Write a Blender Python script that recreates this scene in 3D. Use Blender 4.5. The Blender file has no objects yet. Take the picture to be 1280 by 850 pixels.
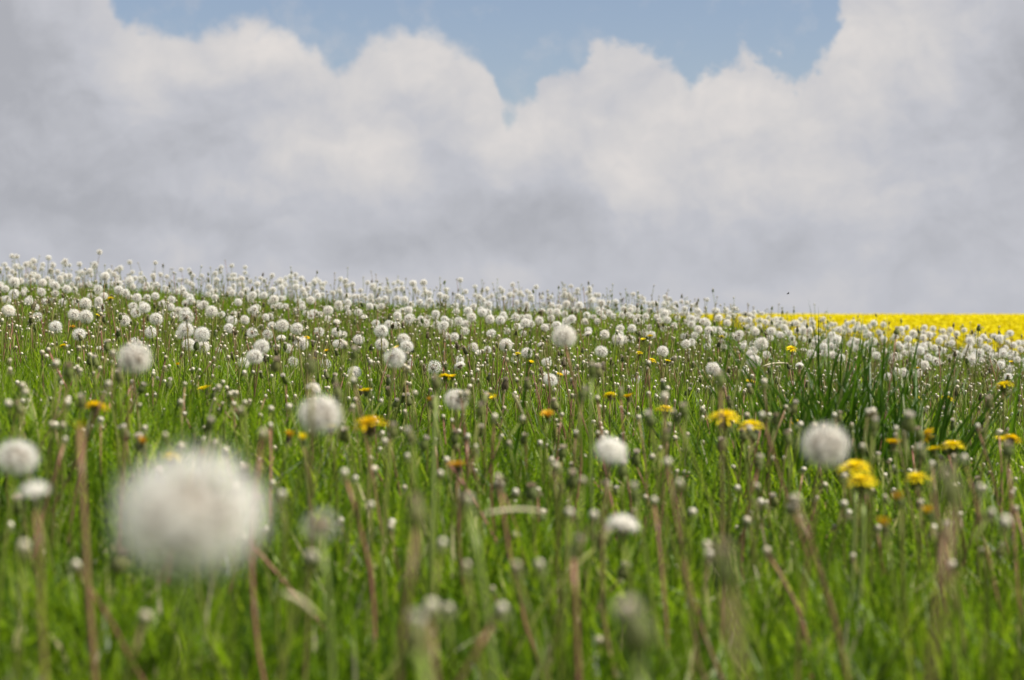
import bpy, math, random
import numpy as np
from mathutils import Vector, Matrix

R = math.radians
rnd = random.Random(7)
rng = np.random.default_rng(11)
S = bpy.context.scene
COL = S.collection

# ------------------------------------------------------------------ camera, sky, sun, exposure
CAM_Z = 0.40                       # lens height over the turf, m
FPX, PX0, PY0 = 2887.0, 640.0, 391.0   # focal length and horizon of the 1280 px wide photograph
cam_d = bpy.data.cameras.new('camera')
cam_d.sensor_width = 36.0
cam_d.lens = FPX / 1280 * 36
cam_d.clip_start, cam_d.clip_end = 0.05, 12000
cam_d.dof.use_dof = True
cam_d.dof.focus_distance = 6.6
cam_d.dof.aperture_fstop = 7.4
cam = bpy.data.objects.new('camera', cam_d)
COL.objects.link(cam)
cam.location = (0, 0, CAM_Z)
cam.rotation_euler = (R(90) - math.atan(34 / FPX), 0, 0)
S.camera = cam

SUN_EL, SUN_AZ = R(55), R(98)     # azimuth clockwise from +Y (the view direction)
sun_d = bpy.data.lights.new('sun', 'SUN')
sun_d.energy, sun_d.angle, sun_d.color = 5.0, R(0.6), (1.0, 0.945, 0.85)
sun = bpy.data.objects.new('sun', sun_d)
COL.objects.link(sun)
sdir = Vector((math.cos(SUN_EL) * math.sin(SUN_AZ), math.cos(SUN_EL) * math.cos(SUN_AZ), math.sin(SUN_EL)))
sun.rotation_euler = sdir.to_track_quat('Z', 'Y').to_euler()
sun.location = (0, 0, 30)

S.view_settings.view_transform = 'Standard'
S.view_settings.look = 'None'
S.view_settings.gamma = 1.0
S.view_settings.use_curve_mapping = False
S.view_settings.exposure = 0.56
S.render.engine = 'CYCLES'
S.cycles.use_denoising = True
S.cycles.max_bounces = 7
S.cycles.diffuse_bounces = 4
S.cycles.transmission_bounces = 4
S.cycles.transparent_max_bounces = 8

SKY_K = 0.07


class NT:
    """small helper round a node tree"""
    def __init__(self, nt):
        self.nt, self.n, self.l = nt, nt.nodes, nt.links

    def new(self, t, **kw):
        n = self.n.new(t)
        for k, v in kw.items():
            setattr(n, k, v)
        return n

    def put(self, sock, v):
        if hasattr(v, 'is_output'):
            self.l.new(v, sock)
        else:
            sock.default_value = v

    def math(self, op, a, b=0.0, c=0.0, clamp=False):
        n = self.new('ShaderNodeMath', operation=op, use_clamp=clamp)
        self.put(n.inputs[0], a); self.put(n.inputs[1], b); self.put(n.inputs[2], c)
        return n.outputs[0]

    def smooth(self, v, a, b, lo=0.0, hi=1.0):
        n = self.new('ShaderNodeMapRange', interpolation_type='SMOOTHSTEP')
        self.put(n.inputs[0], v); self.put(n.inputs[1], a); self.put(n.inputs[2], b)
        self.put(n.inputs[3], lo); self.put(n.inputs[4], hi)
        return n.outputs[0]

    def mix(self, f, a, b):
        n = self.new('ShaderNodeMix', data_type='RGBA')
        self.put(n.inputs[0], f); self.put(n.inputs[6], a); self.put(n.inputs[7], b)
        return n.outputs[2]

    def noise(self, vec, scale, detail=5, rough=0.55, lac=2.0, dist=0.0, dims='3D'):
        n = self.new('ShaderNodeTexNoise', noise_dimensions=dims)
        if vec is not None:
            self.put(n.inputs['Vector'], vec)
        n.inputs['Scale'].default_value = scale
        n.inputs['Detail'].default_value = detail
        n.inputs['Roughness'].default_value = rough
        n.inputs['Lacunarity'].default_value = lac
        n.inputs['Distortion'].default_value = dist
        return n.outputs['Fac']


def build_sky():
    W = bpy.data.worlds.new('World')
    S.world = W
    W.use_nodes = True
    W.node_tree.nodes.clear()
    t = NT(W.node_tree)
    sky = t.new('ShaderNodeTexSky', sky_type='NISHITA')
    sky.sun_disc = False
    sky.sun_elevation, sky.sun_rotation = SUN_EL, SUN_AZ
    sky.altitude, sky.air_density, sky.dust_density, sky.ozone_density = 300, 1.0, 0.6, 1.5
    d = t.new('ShaderNodeTexCoord').outputs['Generated']
    sep = t.new('ShaderNodeSeparateXYZ'); t.l.new(d, sep.inputs[0])
    az0 = t.math('ARCTAN2', sep.outputs[0], sep.outputs[1])
    el0 = t.math('ARCSINE', sep.outputs[2])
    # clouds live in (azimuth, elevation) of the sky; k pixels of the photograph per radian
    cv = t.new('ShaderNodeCombineXYZ')
    t.put(cv.inputs[0], az0); t.put(cv.inputs[1], el0); t.put(cv.inputs[2], 0.37)
    wn = t.new('ShaderNodeTexNoise'); t.l.new(cv.outputs[0], wn.inputs['Vector'])
    wn.inputs['Scale'].default_value = 22; wn.inputs['Detail'].default_value = 6; wn.inputs['Roughness'].default_value = 0.55
    ws = t.new('ShaderNodeSeparateColor'); t.l.new(wn.outputs['Color'], ws.inputs[0])
    az = t.math('ADD', az0, t.math('MULTIPLY', t.math('SUBTRACT', ws.outputs[0], 0.5), 0.030))
    el = t.math('ADD', el0, t.math('MULTIPLY', t.math('SUBTRACT', ws.outputs[1], 0.5), 0.030))
    # top edge of the cumulus bank
    edge = [(-200, -300), (60, -60), (135, -12), (160, 22), (185, 32), (230, 38), (290, 30), (325, 22), (360, 38), (425, 62), (455, 50),
            (485, 36), (515, 28), (560, 40), (598, 52), (616, 78), (630, 128), (655, 132), (680, 105), (715, 78), (740, 58), (785, 52),
            (840, 66), (885, 76), (925, 64), (960, 60), (988, 92), (1012, 72), (1032, 46), (1046, 24), (1065, -30), (1130, -120), (1400, -300)]
    A0, A1, E0, E1 = -0.32, 0.32, 0.0, 0.26
    fc = t.new('ShaderNodeFloatCurve')
    cu = fc.mapping.curves[0]
    pts = [(((x - PX0) / FPX - A0) / (A1 - A0), ((PY0 - y) / FPX - E0) / (E1 - E0)) for x, y in edge]
    cu.points[0].location = pts[0]; cu.points[1].location = pts[-1]
    for p in pts[1:-1]:
        cu.points.new(*p)
    for p in cu.points:
        p.handle_type = 'AUTO_CLAMPED'
    fc.mapping.update()
    wv0 = t.new('ShaderNodeCombineXYZ'); t.put(wv0.inputs[0], az0); t.put(wv0.inputs[1], el0); t.put(wv0.inputs[2], 8.3)
    small = t.noise(cv.outputs[0], 60, 6, 0.6)
    az_e = t.math('ADD', az0, t.math('MULTIPLY', t.math('SUBTRACT', ws.outputs[0], 0.5), 0.016))
    t.put(fc.inputs['Value'], t.math('MULTIPLY_ADD', az_e, 1 / (A1 - A0), -A0 / (A1 - A0)))
    top = t.math('MULTIPLY_ADD', fc.outputs[0], E1 - E0, E0)
    rag = t.math('ADD', t.math('MULTIPLY', t.math('SUBTRACT', small, 0.5), 0.016), t.math('MULTIPLY', t.math('ABSOLUTE', t.math('SUBTRACT', t.noise(cv.outputs[0], 45, 4, 0.5), 0.5)), -0.030))
    depth = t.math('SUBTRACT', t.math('ADD', top, rag), el0)       # how far below the edge
    torn = t.math('MULTIPLY', t.math('SUBTRACT', t.noise(wv0.outputs[0], 34, 7, 0.62), 0.5), t.smooth(az0, -0.01, 0.02, 0.016, 0.060))
    cover = t.smooth(t.math('ADD', depth, torn), -0.0020, 0.0072)
    # a wisp in the blue gap and broken cloud over the rest of the dome
    rest = t.smooth(t.noise(d, 2.6, 6, 0.6), 0.44, 0.62)
    high = t.smooth(el0, 0.15, 0.24)
    cover = t.math('ADD', t.math('MULTIPLY', cover, t.math('SUBTRACT', 1.0, high)), t.math('MULTIPLY', rest, high))
    wisp = t.math('MULTIPLY', t.smooth(t.noise(cv.outputs[0], 38, 5, 0.65), 0.50, 0.72), 0.30)
    cover = t.math('MAXIMUM', cover, wisp)

    def blob(px, py, rx, ry, amp):
        a = t.math('MULTIPLY', t.math('SUBTRACT', az, (px - PX0) / FPX), FPX / rx)
        b = t.math('MULTIPLY', t.math('SUBTRACT', el, (PY0 - py) / FPX), FPX / ry)
        q = t.math('ADD', t.math('MULTIPLY', a, a), t.math('MULTIPLY', b, b))
        return t.math('MULTIPLY', t.math('EXPONENT', t.math('MULTIPLY', q, -1.0)), amp)
    # sunlit billows (+) and grey undersides (-) of the bank
    B = [(120, 20, 60, 40, .35), (200, 75, 70, 40, .5), (325, 55, 60, 45, .8), (420, 105, 60, 50, .4), (525, 75, 75, 50, .75), (600, 100, 30, 50, .4),
         (165, 160, 26, 26, .55), (360, 188, 40, 34, .5), (470, 190, 60, 60, .75), (250, 240, 90, 30, .2), (640, 180, 60, 50, .7), (780, 205, 60, 55, .9), (740, 90, 60, 40, .45),
         (850, 110, 60, 50, .55), (930, 140, 70, 60, .55), (1040, 105, 60, 70, .6), (1120, 50, 90, 60, .75), (1010, 180, 70, 60, .3),
         (1060, 240, 110, 50, .35), (225, 305, 60, 22, .6), (470, 350, 50, 18, .45), (620, 335, 90, 20, .35), (880, 230, 90, 60, .25), (970, 372, 60, 14, .35),
         (-20, 60, 150, 130, -1.0), (70, 240, 150, 90, -.5), (240, 190, 60, 40, -.25), (600, 290, 150, 45, -.35), (250, 275, 190, 32, -.4), (410, 310, 120, 30, -.45),
         (1290, 130, 90, 90, -1.1), (1150, 320, 160, 60, -.3), (730, 300, 120, 60, -.35), (930, 320, 120, 45, -.35), (560, 160, 50, 40, -.2), (700, 250, 60, 40, -.2)]
    acc = None
    for b in B:
        v = blob(*b)
        acc = v if acc is None else t.math('ADD', acc, v)
    sv = t.new('ShaderNodeCombineXYZ'); t.put(sv.inputs[0], az0); t.put(sv.inputs[1], t.math('MULTIPLY', el0, 1.25)); t.put(sv.inputs[2], 5.1)
    billow = t.noise(sv.outputs[0], 14, 8, 0.55)
    wv = t.new('ShaderNodeCombineXYZ'); t.put(wv.inputs[0], az); t.put(wv.inputs[1], t.math('MULTIPLY', el, 1.1)); t.put(wv.inputs[2], 1.7)
    puff = t.math('ABSOLUTE', t.math('SUBTRACT', t.noise(wv.outputs[0], 21, 5, 0.52), 0.5))     # cauliflower folds
    lit = t.math('ADD', t.math('MULTIPLY_ADD', acc, 0.42, 0.40), t.math('MULTIPLY', t.math('SUBTRACT', billow, 0.5), 0.42))
    lit = t.math('ADD', lit, t.math('MULTIPLY_ADD', puff, 0.9, -0.06))
    # self-shading: thickness here against thickness a little way towards the sun
    ev = t.new('ShaderNodeVectorMath', operation='ADD'); t.put(ev.inputs[0], wv.outputs[0]); ev.inputs[1].default_value = (.0035, .0065, 0)
    em = t.math('SUBTRACT', t.noise(wv.outputs[0], 20, 6, 0.52), t.noise(ev.outputs[0], 20, 6, 0.52))
    ev2 = t.new('ShaderNodeVectorMath', operation='ADD'); t.put(ev2.inputs[0], wv.outputs[0]); ev2.inputs[1].default_value = (.0015, .0030, 0)
    em2 = t.math('SUBTRACT', t.noise(wv.outputs[0], 58, 6, 0.6), t.noise(ev2.outputs[0], 58, 6, 0.6))
    emb = t.math('MULTIPLY_ADD', em, 0.95, t.math('MULTIPLY', em2, 0.22))
    lit = t.math('MULTIPLY_ADD', emb, t.smooth(el0, 0.0, 0.05, 0.35, 1.0), lit)
    cr = t.new('ShaderNodeValToRGB')
    e = cr.color_ramp.elements
    e[0].position, e[0].color = 0.0, (0.285, 0.292, 0.318, 1)
    e[1].position, e[1].color = 1.0, (0.545, 0.512, 0.488, 1)
    m = e.new(0.36); m.color = (0.362, 0.368, 0.398, 1)
    m = e.new(0.66); m.color = (0.444, 0.433, 0.434, 1)
    t.put(cr.inputs[0], lit)
    gain = t.new('ShaderNodeVectorMath', operation='SCALE')
    t.put(gain.inputs[0], cr.outputs[0]); gain.inputs['Scale'].default_value = 1 / SKY_K
    tint = t.new('ShaderNodeVectorMath', operation='MULTIPLY')
    t.put(tint.inputs[0], sky.outputs[0]); tint.inputs[1].default_value = BLUE_GAIN
    out = t.mix(cover, tint.outputs[0], gain.outputs[0])
    bg = t.new('ShaderNodeBackground'); bg.inputs['Strength'].default_value = SKY_K
    t.put(bg.inputs['Color'], out)
    wo = t.new('ShaderNodeOutputWorld'); t.l.new(bg.outputs[0], wo.inputs[0])


BLUE_GAIN = (0.98, 0.90, 0.94)
build_sky()

# ------------------------------------------------------------------ helpers
def link(name, mesh, parent=None):
    o = bpy.data.objects.new(name, mesh)
    COL.objects.link(o)
    if parent is not None:
        o.parent = parent
    return o


def tag(o, label=None, cat=None, group=None, kind=None):
    for k, v in (('label', label), ('category', cat), ('group', group), ('kind', kind)):
        if v:
            o[k] = v
    return o


def make_mesh(name, V, T, mats, mi=None, tint=None, smooth=False):
    """V (n,3), T (m,3) triangles -> mesh datablock; mi = material index per triangle, tint = value per vertex"""
    V = np.asarray(V, np.float32); T = np.asarray(T, np.int32)
    me = bpy.data.meshes.new(name)
    me.vertices.add(len(V)); me.vertices.foreach_set('co', V.ravel())
    me.loops.add(T.size); me.loops.foreach_set('vertex_index', T.ravel())
    me.polygons.add(len(T)); me.polygons.foreach_set('loop_start', np.arange(0, T.size, 3, dtype=np.int32))
    for m in (mats if isinstance(mats, (list, tuple)) else [mats]):
        me.materials.append(m)
    if mi is not None:
        me.polygons.foreach_set('material_index', np.asarray(mi, np.int32))
    if smooth:
        me.polygons.foreach_set('use_smooth', np.ones(len(T), bool))
    if tint is not None:
        a = me.attributes.new('tint', 'FLOAT', 'POINT')
        a.data.foreach_set('value', np.asarray(tint, np.float32))
    me.update(calc_edges=True)
    return me


class MB:
    """collects triangles with a material index"""
    def __init__(self):
        self.V, self.T, self.M = [], [], []

    def tri(self, a, b, c, m=0):
        i = len(self.V); self.V += [tuple(a), tuple(b), tuple(c)]; self.T.append((i, i + 1, i + 2)); self.M.append(m)

    def strip(self, P, Q, m=0):
        """two rails of equal length"""
        i = len(self.V); n = len(P)
        self.V += [tuple(p) for p in P] + [tuple(q) for q in Q]
        for k in range(n - 1):
            self.T += [(i + k, i + k + 1, i + n + k + 1), (i + k, i + n + k + 1, i + n + k)]; self.M += [m, m]

    def tube(self, pts, rad, sides=6, m=0, cap=True):
        i0 = len(self.V); n = len(pts)
        pts = [Vector(p) for p in pts]
        for k, p in enumerate(pts):
            d = (pts[min(k + 1, n - 1)] - pts[max(k - 1, 0)]).normalized()
            u = d.cross(Vector((0.31, 0.95, 0.03))).normalized(); v = d.cross(u)
            r = rad[k] if hasattr(rad, '__len__') else rad
            for s in range(sides):
                a = 2 * math.pi * s / sides
                self.V.append(tuple(p + (u * math.cos(a) + v * math.sin(a)) * r))
        for k in range(n - 1):
            for s in range(sides):
                a = i0 + k * sides + s; b = i0 + k * sides + (s + 1) % sides
                self.T += [(a, b, b + sides), (a, b + sides, a + sides)]; self.M += [m, m]
        if cap:
            for k in (0, n - 1):
                c = len(self.V); self.V.append(tuple(pts[k]))
                for s in range(sides):
                    a = i0 + k * sides + s; b = i0 + k * sides + (s + 1) % sides
                    self.T.append((a, b, c) if k else (b, a, c)); self.M.append(m)

    def lathe(self, prof, sides=12, m=0, wob=0.0, r=None):
        """profile of (radius, z)"""
        i0 = len(self.V); n = len(prof); r = r or rnd
        for rad, z in prof:
            for s in range(sides):
                a = 2 * math.pi * s / sides; q = rad * (1 + wob * (r.random() - .5))
                self.V.append((q * math.cos(a), q * math.sin(a), z + wob * rad * .4 * (r.random() - .5)))
        for k in range(n - 1):
            for s in range(sides):
                a = i0 + k * sides + s; b = i0 + k * sides + (s + 1) % sides
                self.T += [(a, b, b + sides), (a, b + sides, a + sides)]; self.M += [m, m]

    def arr(self):
        return np.array(self.V, np.float32), np.array(self.T, np.int32), np.array(self.M, np.int32)

    def mesh(self, name, mats, smooth=False):
        V, T, M = self.arr()
        return make_mesh(name, V, T, mats, M, None, smooth)


class Bulk:
    """many transformed copies of prototype arrays baked into ONE mesh (for what nobody could count)"""
    def __init__(self):
        self.V, self.T, self.M, self.K, self.n = [], [], [], [], 0

    def add(self, proto, mats44, tint):
        """proto (V,T,M); mats44 (k,4,4); tint (k,)"""
        V, T, M = proto; k = len(mats44)
        if k == 0:
            return
        W = np.einsum('kij,nj->kni', mats44[:, :3, :3], V) + mats44[:, None, :3, 3]
        off = (np.arange(k) * len(V))[:, None, None] + self.n
        self.V.append(W.reshape(-1, 3)); self.T.append((T[None] + off).reshape(-1, 3)); self.M.append(np.tile(M, k))
        self.K.append(np.repeat(tint, len(V))); self.n += k * len(V)

    def build(self, name, mats, smooth=False):
        return link(name, make_mesh(name, np.concatenate(self.V), np.concatenate(self.T), mats, np.concatenate(self.M), np.concatenate(self.K), smooth))


# ------------------------------------------------------------------ materials
def mat(name, ramp, trans=0.0, rough=0.6, spec=0.3, trans_gain=1.3, use='both', noise=None, bump=0.0):
    """colour from a ramp over a per-plant random value (object random + baked tint); part of the light passes through thin tissue"""
    m = bpy.data.materials.new(name)
    m.use_nodes = True
    m.node_tree.nodes.clear()
    t = NT(m.node_tree)
    oi = t.new('ShaderNodeObjectInfo'); at = t.new('ShaderNodeAttribute', attribute_name='tint')
    f = at.outputs['Fac'] if use == 'tint' else oi.outputs['Random'] if use == 'obj' else t.math('FRACT', t.math('ADD', oi.outputs['Random'], at.outputs['Fac']))
    if noise:
        tc = t.new('ShaderNodeTexCoord')
        nz = t.noise(tc.outputs['Object'], noise[0], 4, 0.6)
        f = t.math('ADD', f, t.math('MULTIPLY', t.math('SUBTRACT', nz, 0.5), noise[1]), clamp=True)
    cr = t.new('ShaderNodeValToRGB'); e = cr.color_ramp.elements
    for i, (p, c) in enumerate(ramp):
        el = e[i] if i < 2 else e.new(p)
        el.position = p; el.color = (*c, 1)
    t.put(cr.inputs[0], f)
    p = t.new('ShaderNodeBsdfPrincipled'); t.put(p.inputs['Base Color'], cr.outputs[0])
    p.inputs['Roughness'].default_value = rough; p.inputs['Specular IOR Level'].default_value = spec
    if bump:
        b = t.new('ShaderNodeBump'); b.inputs['Strength'].default_value = bump
        tc = t.new('ShaderNodeTexCoord'); t.put(b.inputs['Height'], t.noise(tc.outputs['Object'], 900, 3)); t.l.new(b.outputs[0], p.inputs['Normal'])
    o = t.new('ShaderNodeOutputMaterial')
    if trans:
        tr = t.new('ShaderNodeBsdfTranslucent')
        g = t.new('ShaderNodeVectorMath', operation='SCALE'); t.put(g.inputs[0], cr.outputs[0]); g.inputs['Scale'].default_value = trans_gain
        t.put(tr.inputs[0], g.outputs[0])
        ms = t.new('ShaderNodeMixShader'); ms.inputs[0].default_value = trans
        t.l.new(p.outputs[0], ms.inputs[1]); t.l.new(tr.outputs[0], ms.inputs[2]); t.l.new(ms.outputs[0], o.inputs[0])
    else:
        t.l.new(p.outputs[0], o.inputs[0])
    return m


def ramp_sorted(*a):
    return [a[0], a[-1], *a[1:-1]]


M_FLUFF = mat('pappus_fluff', ramp_sorted((0, (.97, .95, .89)), (1, (.95, .91, .83))), .42, .7, .1, 1.04)
M_SEED = mat('seed_brown', ramp_sorted((0, (.33, .26, .18)), (1, (.25, .19, .125))), 0, .7, .2)
M_STEM = mat('hollow_stem', ramp_sorted((0, (.17, .22, .030)), (.60, (.20, .21, .045)), (.84, (.22, .15, .07)), (.95, (.32, .14, .10)), (1, (.15, .20, .025))), .25, .5, .2, 1.2, noise=(14, .35))
M_STEM_RED = mat('reddish_stem', ramp_sorted((0, (.38, .155, .115)), (.5, (.30, .15, .09)), (1, (.23, .17, .065))), .12, .45, .4, 1.2, noise=(14, .6))
M_STEM_PALE = mat('pale_green_stem', ramp_sorted((0, (.26, .32, .08)), (1, (.20, .25, .06))), .2, .45, .4, 1.2, noise=(14, .6))
M_BRACT = mat('green_bract', ramp_sorted((0, (.085, .12, .025)), (.5, (.14, .15, .045)), (.8, (.12, .09, .045)), (1, (.075, .10, .025))), .2, .6, .3)
M_CALYX = mat('bud_calyx', ramp_sorted((0, (.14, .18, .035)), (.6, (.19, .19, .06)), (1, (.10, .13, .03))), .12, .6, .3, noise=(120, .5))
M_RECEPT = mat('bald_receptacle', ramp_sorted((0, (.76, .70, .56)), (.7, (.64, .57, .42)), (1, (.48, .41, .28))), .1, .6, .3, noise=(700, .5), bump=.3)
M_PETAL = mat('yellow_ray_petals', ramp_sorted((0, (.90, .76, .012)), (.75, (.88, .70, .010)), (1, (.85, .60, .008))), .28, .55, .2, 1.1, noise=(250, .35))
M_WILT = mat('wilted_orange_petals', ramp_sorted((0, (.80, .52, .012)), (1, (.60, .33, .02))), .2, .6, .2, 1.1, noise=(250, .6))
M_TUFT = mat('bud_tuft', ramp_sorted((0, (.80, .75, .66)), (.6, (.66, .58, .46)), (1, (.42, .32, .22))), .25, .7, .2)
M_GRASS = mat('grass_blades', ramp_sorted((0, (.036, .076, .004)), (.32, (.112, .195, .005)), (.67, (.200, .300, .008)), (.90, (.29, .37, .020)), (.945, (.40, .34, .18)), (1, (.55, .50, .33))), .50, .38, .22, 1.7, use='tint')
M_GRASS_DARK = mat('tall_grass_blades', ramp_sorted((0, (.030, .075, .003)), (.5, (.050, .115, .005)), (.92, (.085, .17, .008)), (1, (.34, .32, .12))), .45, .4, .22, 1.6)
M_STRAW = mat('dry_straw', ramp_sorted((0, (.66, .62, .42)), (1, (.56, .48, .28))), .2, .5, .4, noise=(30, .4))
M_RAPE = mat('rapeseed_bloom', ramp_sorted((0, (.74, .66, .008)), (.85, (.72, .62, .008)), (1, (.66, .58, .012))), .25, .6, .1, 1.1, use='tint')
M_RAPE_STEM = mat('rapeseed_stem', ramp_sorted((0, (.10, .16, .03)), (1, (.14, .20, .05))), .2, .6, .2, use='tint')
M_BIRD = mat('dark_plumage', ramp_sorted((0, (.03, .03, .03)), (1, (.05, .045, .04))), 0, .7, .2)

m = M_GROUND = bpy.data.materials.new('meadow_soil'); m.use_nodes = True
t = NT(m.node_tree); bs = m.node_tree.nodes['Principled BSDF']; bs.inputs['Roughness'].default_value = .9
pos = t.new('ShaderNodeNewGeometry').outputs['Position']
c1 = t.mix(t.smooth(t.noise(pos, 9, 6, .65), .4, .6), (.045, .065, .016, 1), (.085, .10, .03, 1))
c2 = t.mix(t.smooth(t.noise(pos, 60, 4, .6), .52, .62), c1, (.12, .10, .055, 1))
t.put(bs.inputs['Base Color'], c2)

# ------------------------------------------------------------------ terrain: one sheet to the horizon
YK = np.array([-3000, -30, -4, 0, 5, 7, 9, 11, 13, 15, 16.5, 18, 20, 23, 27, 33, 40, 300, 700, 4000], float)
ZK = np.array([-1.5, -.9, -.08, 0, .005, .015, .050, .110, .190, .270, .300, .270, .12, -.20, -.58, -1.02, -1.25, -.90, -1.4, -1.7], float)


def _profile(y):
    """smooth monotone-ish cubic through the knots"""
    y = np.asarray(y, float)
    dz = np.diff(ZK) / np.diff(YK)
    m = np.zeros(len(YK))
    for i in range(1, len(YK) - 1):
        m[i] = 0 if dz[i - 1] * dz[i] <= 0 else 2 * dz[i - 1] * dz[i] / (dz[i - 1] + dz[i])
    i = np.clip(np.searchsorted(YK, y) - 1, 0, len(YK) - 2)
    h = YK[i + 1] - YK[i]; s = np.clip((y - YK[i]) / h, 0, 1)
    return ((2 * s**3 - 3 * s**2 + 1) * ZK[i] + (s**3 - 2 * s**2 + s) * h * m[i] + (-2 * s**3 + 3 * s**2) * ZK[i + 1] + (s**3 - s**2) * h * m[i + 1])


def height(x, y):
    x = np.asarray(x, float); y = np.asarray(y, float)
    side = 4.0 * np.tanh(x / 4.0)
    fade = np.clip((y + 3) / 4, 0, 1) * np.clip((30 - y) / 10, 0, 1)
    crown = .06 * np.exp(-((x - .85) / .75) ** 2) * np.clip((y - 9) / 4, 0, 1) * fade
    bumps = .012 * np.sin(x * 2.1 + .7 * y) * np.cos(y * 1.7 - .4 * x) * (np.abs(y) < 40)
    return _profile(y) - (0.068 * side + 0.055 * np.clip(side - 1.1, 0, None) * np.clip((y - 7) / 6, 0, 1)) * fade + bumps + crown


xs = np.unique(np.concatenate([np.linspace(-8, 8, 81), np.linspace(-60, 60, 49), np.array([-3500, -2000, -1000, -500, -250, -120, 120, 250, 500, 1000, 2000, 3500])]))
ys = np.unique(np.concatenate([np.linspace(-3, 22, 126), np.linspace(22, 60, 39), np.linspace(60, 320, 27), np.array([-3000, -1000, -300, -100, -30, -12, -6, 500, 700, 1000, 2000, 4000])]))
X, Y = np.meshgrid(xs, ys)
nx, ny = len(xs), len(ys)
I = np.arange(nx * ny).reshape(ny, nx)
q = np.stack([I[:-1, :-1], I[:-1, 1:], I[1:, 1:], I[1:, :-1]], -1).reshape(-1, 4)
T = np.concatenate([q[:, [0, 1, 2]], q[:, [0, 2, 3]]])
tag(link('ground', make_mesh('ground', np.stack([X, Y, height(X, Y)], -1).reshape(-1, 3), T, M_GROUND, smooth=True)), kind='structure')


def at(px, py, d):
    """the point d metres ahead that the photograph shows at pixel (px, py)"""
    return Vector(((px - PX0) / FPX * d, d, CAM_Z - (py - PY0) / FPX * d))


def to_px(p):
    return PX0 + p[0] / p[1] * FPX, PY0 + (CAM_Z - p[2]) / p[1] * FPX


def scatter(n, y0, y1, margin, power=1.0):
    """random ground points in the wedge in front of the camera, with a margin to both sides"""
    y = y0 + (y1 - y0) * rng.random(int(n * 3)) ** power
    w = 0.225 * y + margin
    wmax = 0.225 * y1 + margin
    keep = rng.random(len(y)) < w / wmax
    y = y[keep][:n]; w = w[keep][:n]
    return (rng.random(len(y)) * 2 - 1) * w, y


def rot44(loc, az, lean, spin, sc):
    """(k,4,4): spin about z, lean towards azimuth az, then place; sc scalar or (k,3)"""
    k = len(az); sc = np.broadcast_to(np.asarray(sc, float).reshape(k, -1) if np.ndim(sc) else np.full((k, 1), sc), (k, 3))
    def Rz(a):
        c, s, z, o = np.cos(a), np.sin(a), np.zeros(k), np.ones(k)
        return np.stack([c, -s, z, s, c, z, z, z, o], -1).reshape(k, 3, 3)
    c, s, z, o = np.cos(lean), np.sin(lean), np.zeros(k), np.ones(k)
    Ry = np.stack([c, z, s, z, o, z, -s, z, c], -1).reshape(k, 3, 3)
    Mx = Rz(az) @ Ry @ Rz(spin) * sc[:, None, :]
    out = np.zeros((k, 4, 4)); out[:, :3, :3] = Mx; out[:, :3, 3] = loc; out[:, 3, 3] = 1
    return out

# ------------------------------------------------------------------ prototypes of the plants (metres; a head's origin is where the stem ends)
def sphere_dirs(n, lo=-1.0, hi=1.0, jit=.0, r=None):
    """evenly spread directions with z between lo and hi"""
    r = r or rnd
    out = []
    for i in range(n):
        z = lo + (hi - lo) * (i + .5) / n
        a = i * 2.399963 + jit * (r.random() - .5)
        s = math.sqrt(max(0, 1 - z * z))
        out.append(Vector((s * math.cos(a), s * math.sin(a), z)))
    return out


def clock_protos(n, hairs, hw, keep=None, lo=-.93, squeeze=1.0, flat=.9, seed=1, beak=.0002, core=1.0):
    """pappus ball and seed core of a dandelion clock, about 2 cm in radius"""
    r = random.Random(seed)
    F, C = MB(), MB()
    C.lathe([(a * core, b * core * flat) for a, b in ((.0002, -.0050), (.0030, -.0044), (.0048, -.001), (.0048, .0014), (.0030, .0042), (.0002, .0050))], 8)
    for d0 in sphere_dirs(n, lo, .995, .5, r):
        if keep and not keep(d0, r):
            continue
        d = d0.copy()
        if squeeze != 1.0:                                   # half-open clocks: seeds bunch upwards
            th = math.acos(max(-1, min(1, d.z))) * squeeze; h = math.hypot(d.x, d.y) or 1
            d = Vector((d.x / h * math.sin(th), d.y / h * math.sin(th), math.cos(th)))
        d = (d + Vector((r.gauss(0, .05), r.gauss(0, .05), r.gauss(0, .05)))).normalized()
        d.z *= flat
        u = d.cross(Vector((.3, .2, .93))); u = u.normalized() if u.length > 1e-4 else Vector((1, 0, 0))
        v = d.cross(u).normalized()
        k = r.uniform(.93, 1.06)
        a0, a1, ap = d * (.0046 * core), d * (.0098 * min(1.22, core)), d * (.0138 * k)
        for q in range(3):                                   # the achene, a little spindle
            w = u * math.cos(q * 2.1) + v * math.sin(q * 2.1); w2 = u * math.cos(q * 2.1 + 2.1) + v * math.sin(q * 2.1 + 2.1)
            mid = (a0 + a1) / 2
            C.tri(a0, mid + w * .0011, mid + w2 * .0011); C.tri(a1, mid + w2 * .0011, mid + w * .0011)
        F.strip([a1 - u * beak, ap - u * beak * .7], [a1 + u * beak, ap + u * beak * .7])
        for h in range(hairs):
            a = 2 * math.pi * (h + r.random() * .6) / hairs
            side = u * math.cos(a) + v * math.sin(a)
            e = ap + d.normalized() * (.0068 * r.uniform(.35, 1.0) * k) + side * (.0085 * r.uniform(.55, 1.05))
            per = side.cross(d).normalized() * hw
            F.tri(ap + per, ap - per, e + per * .25)
    return F, C


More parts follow.
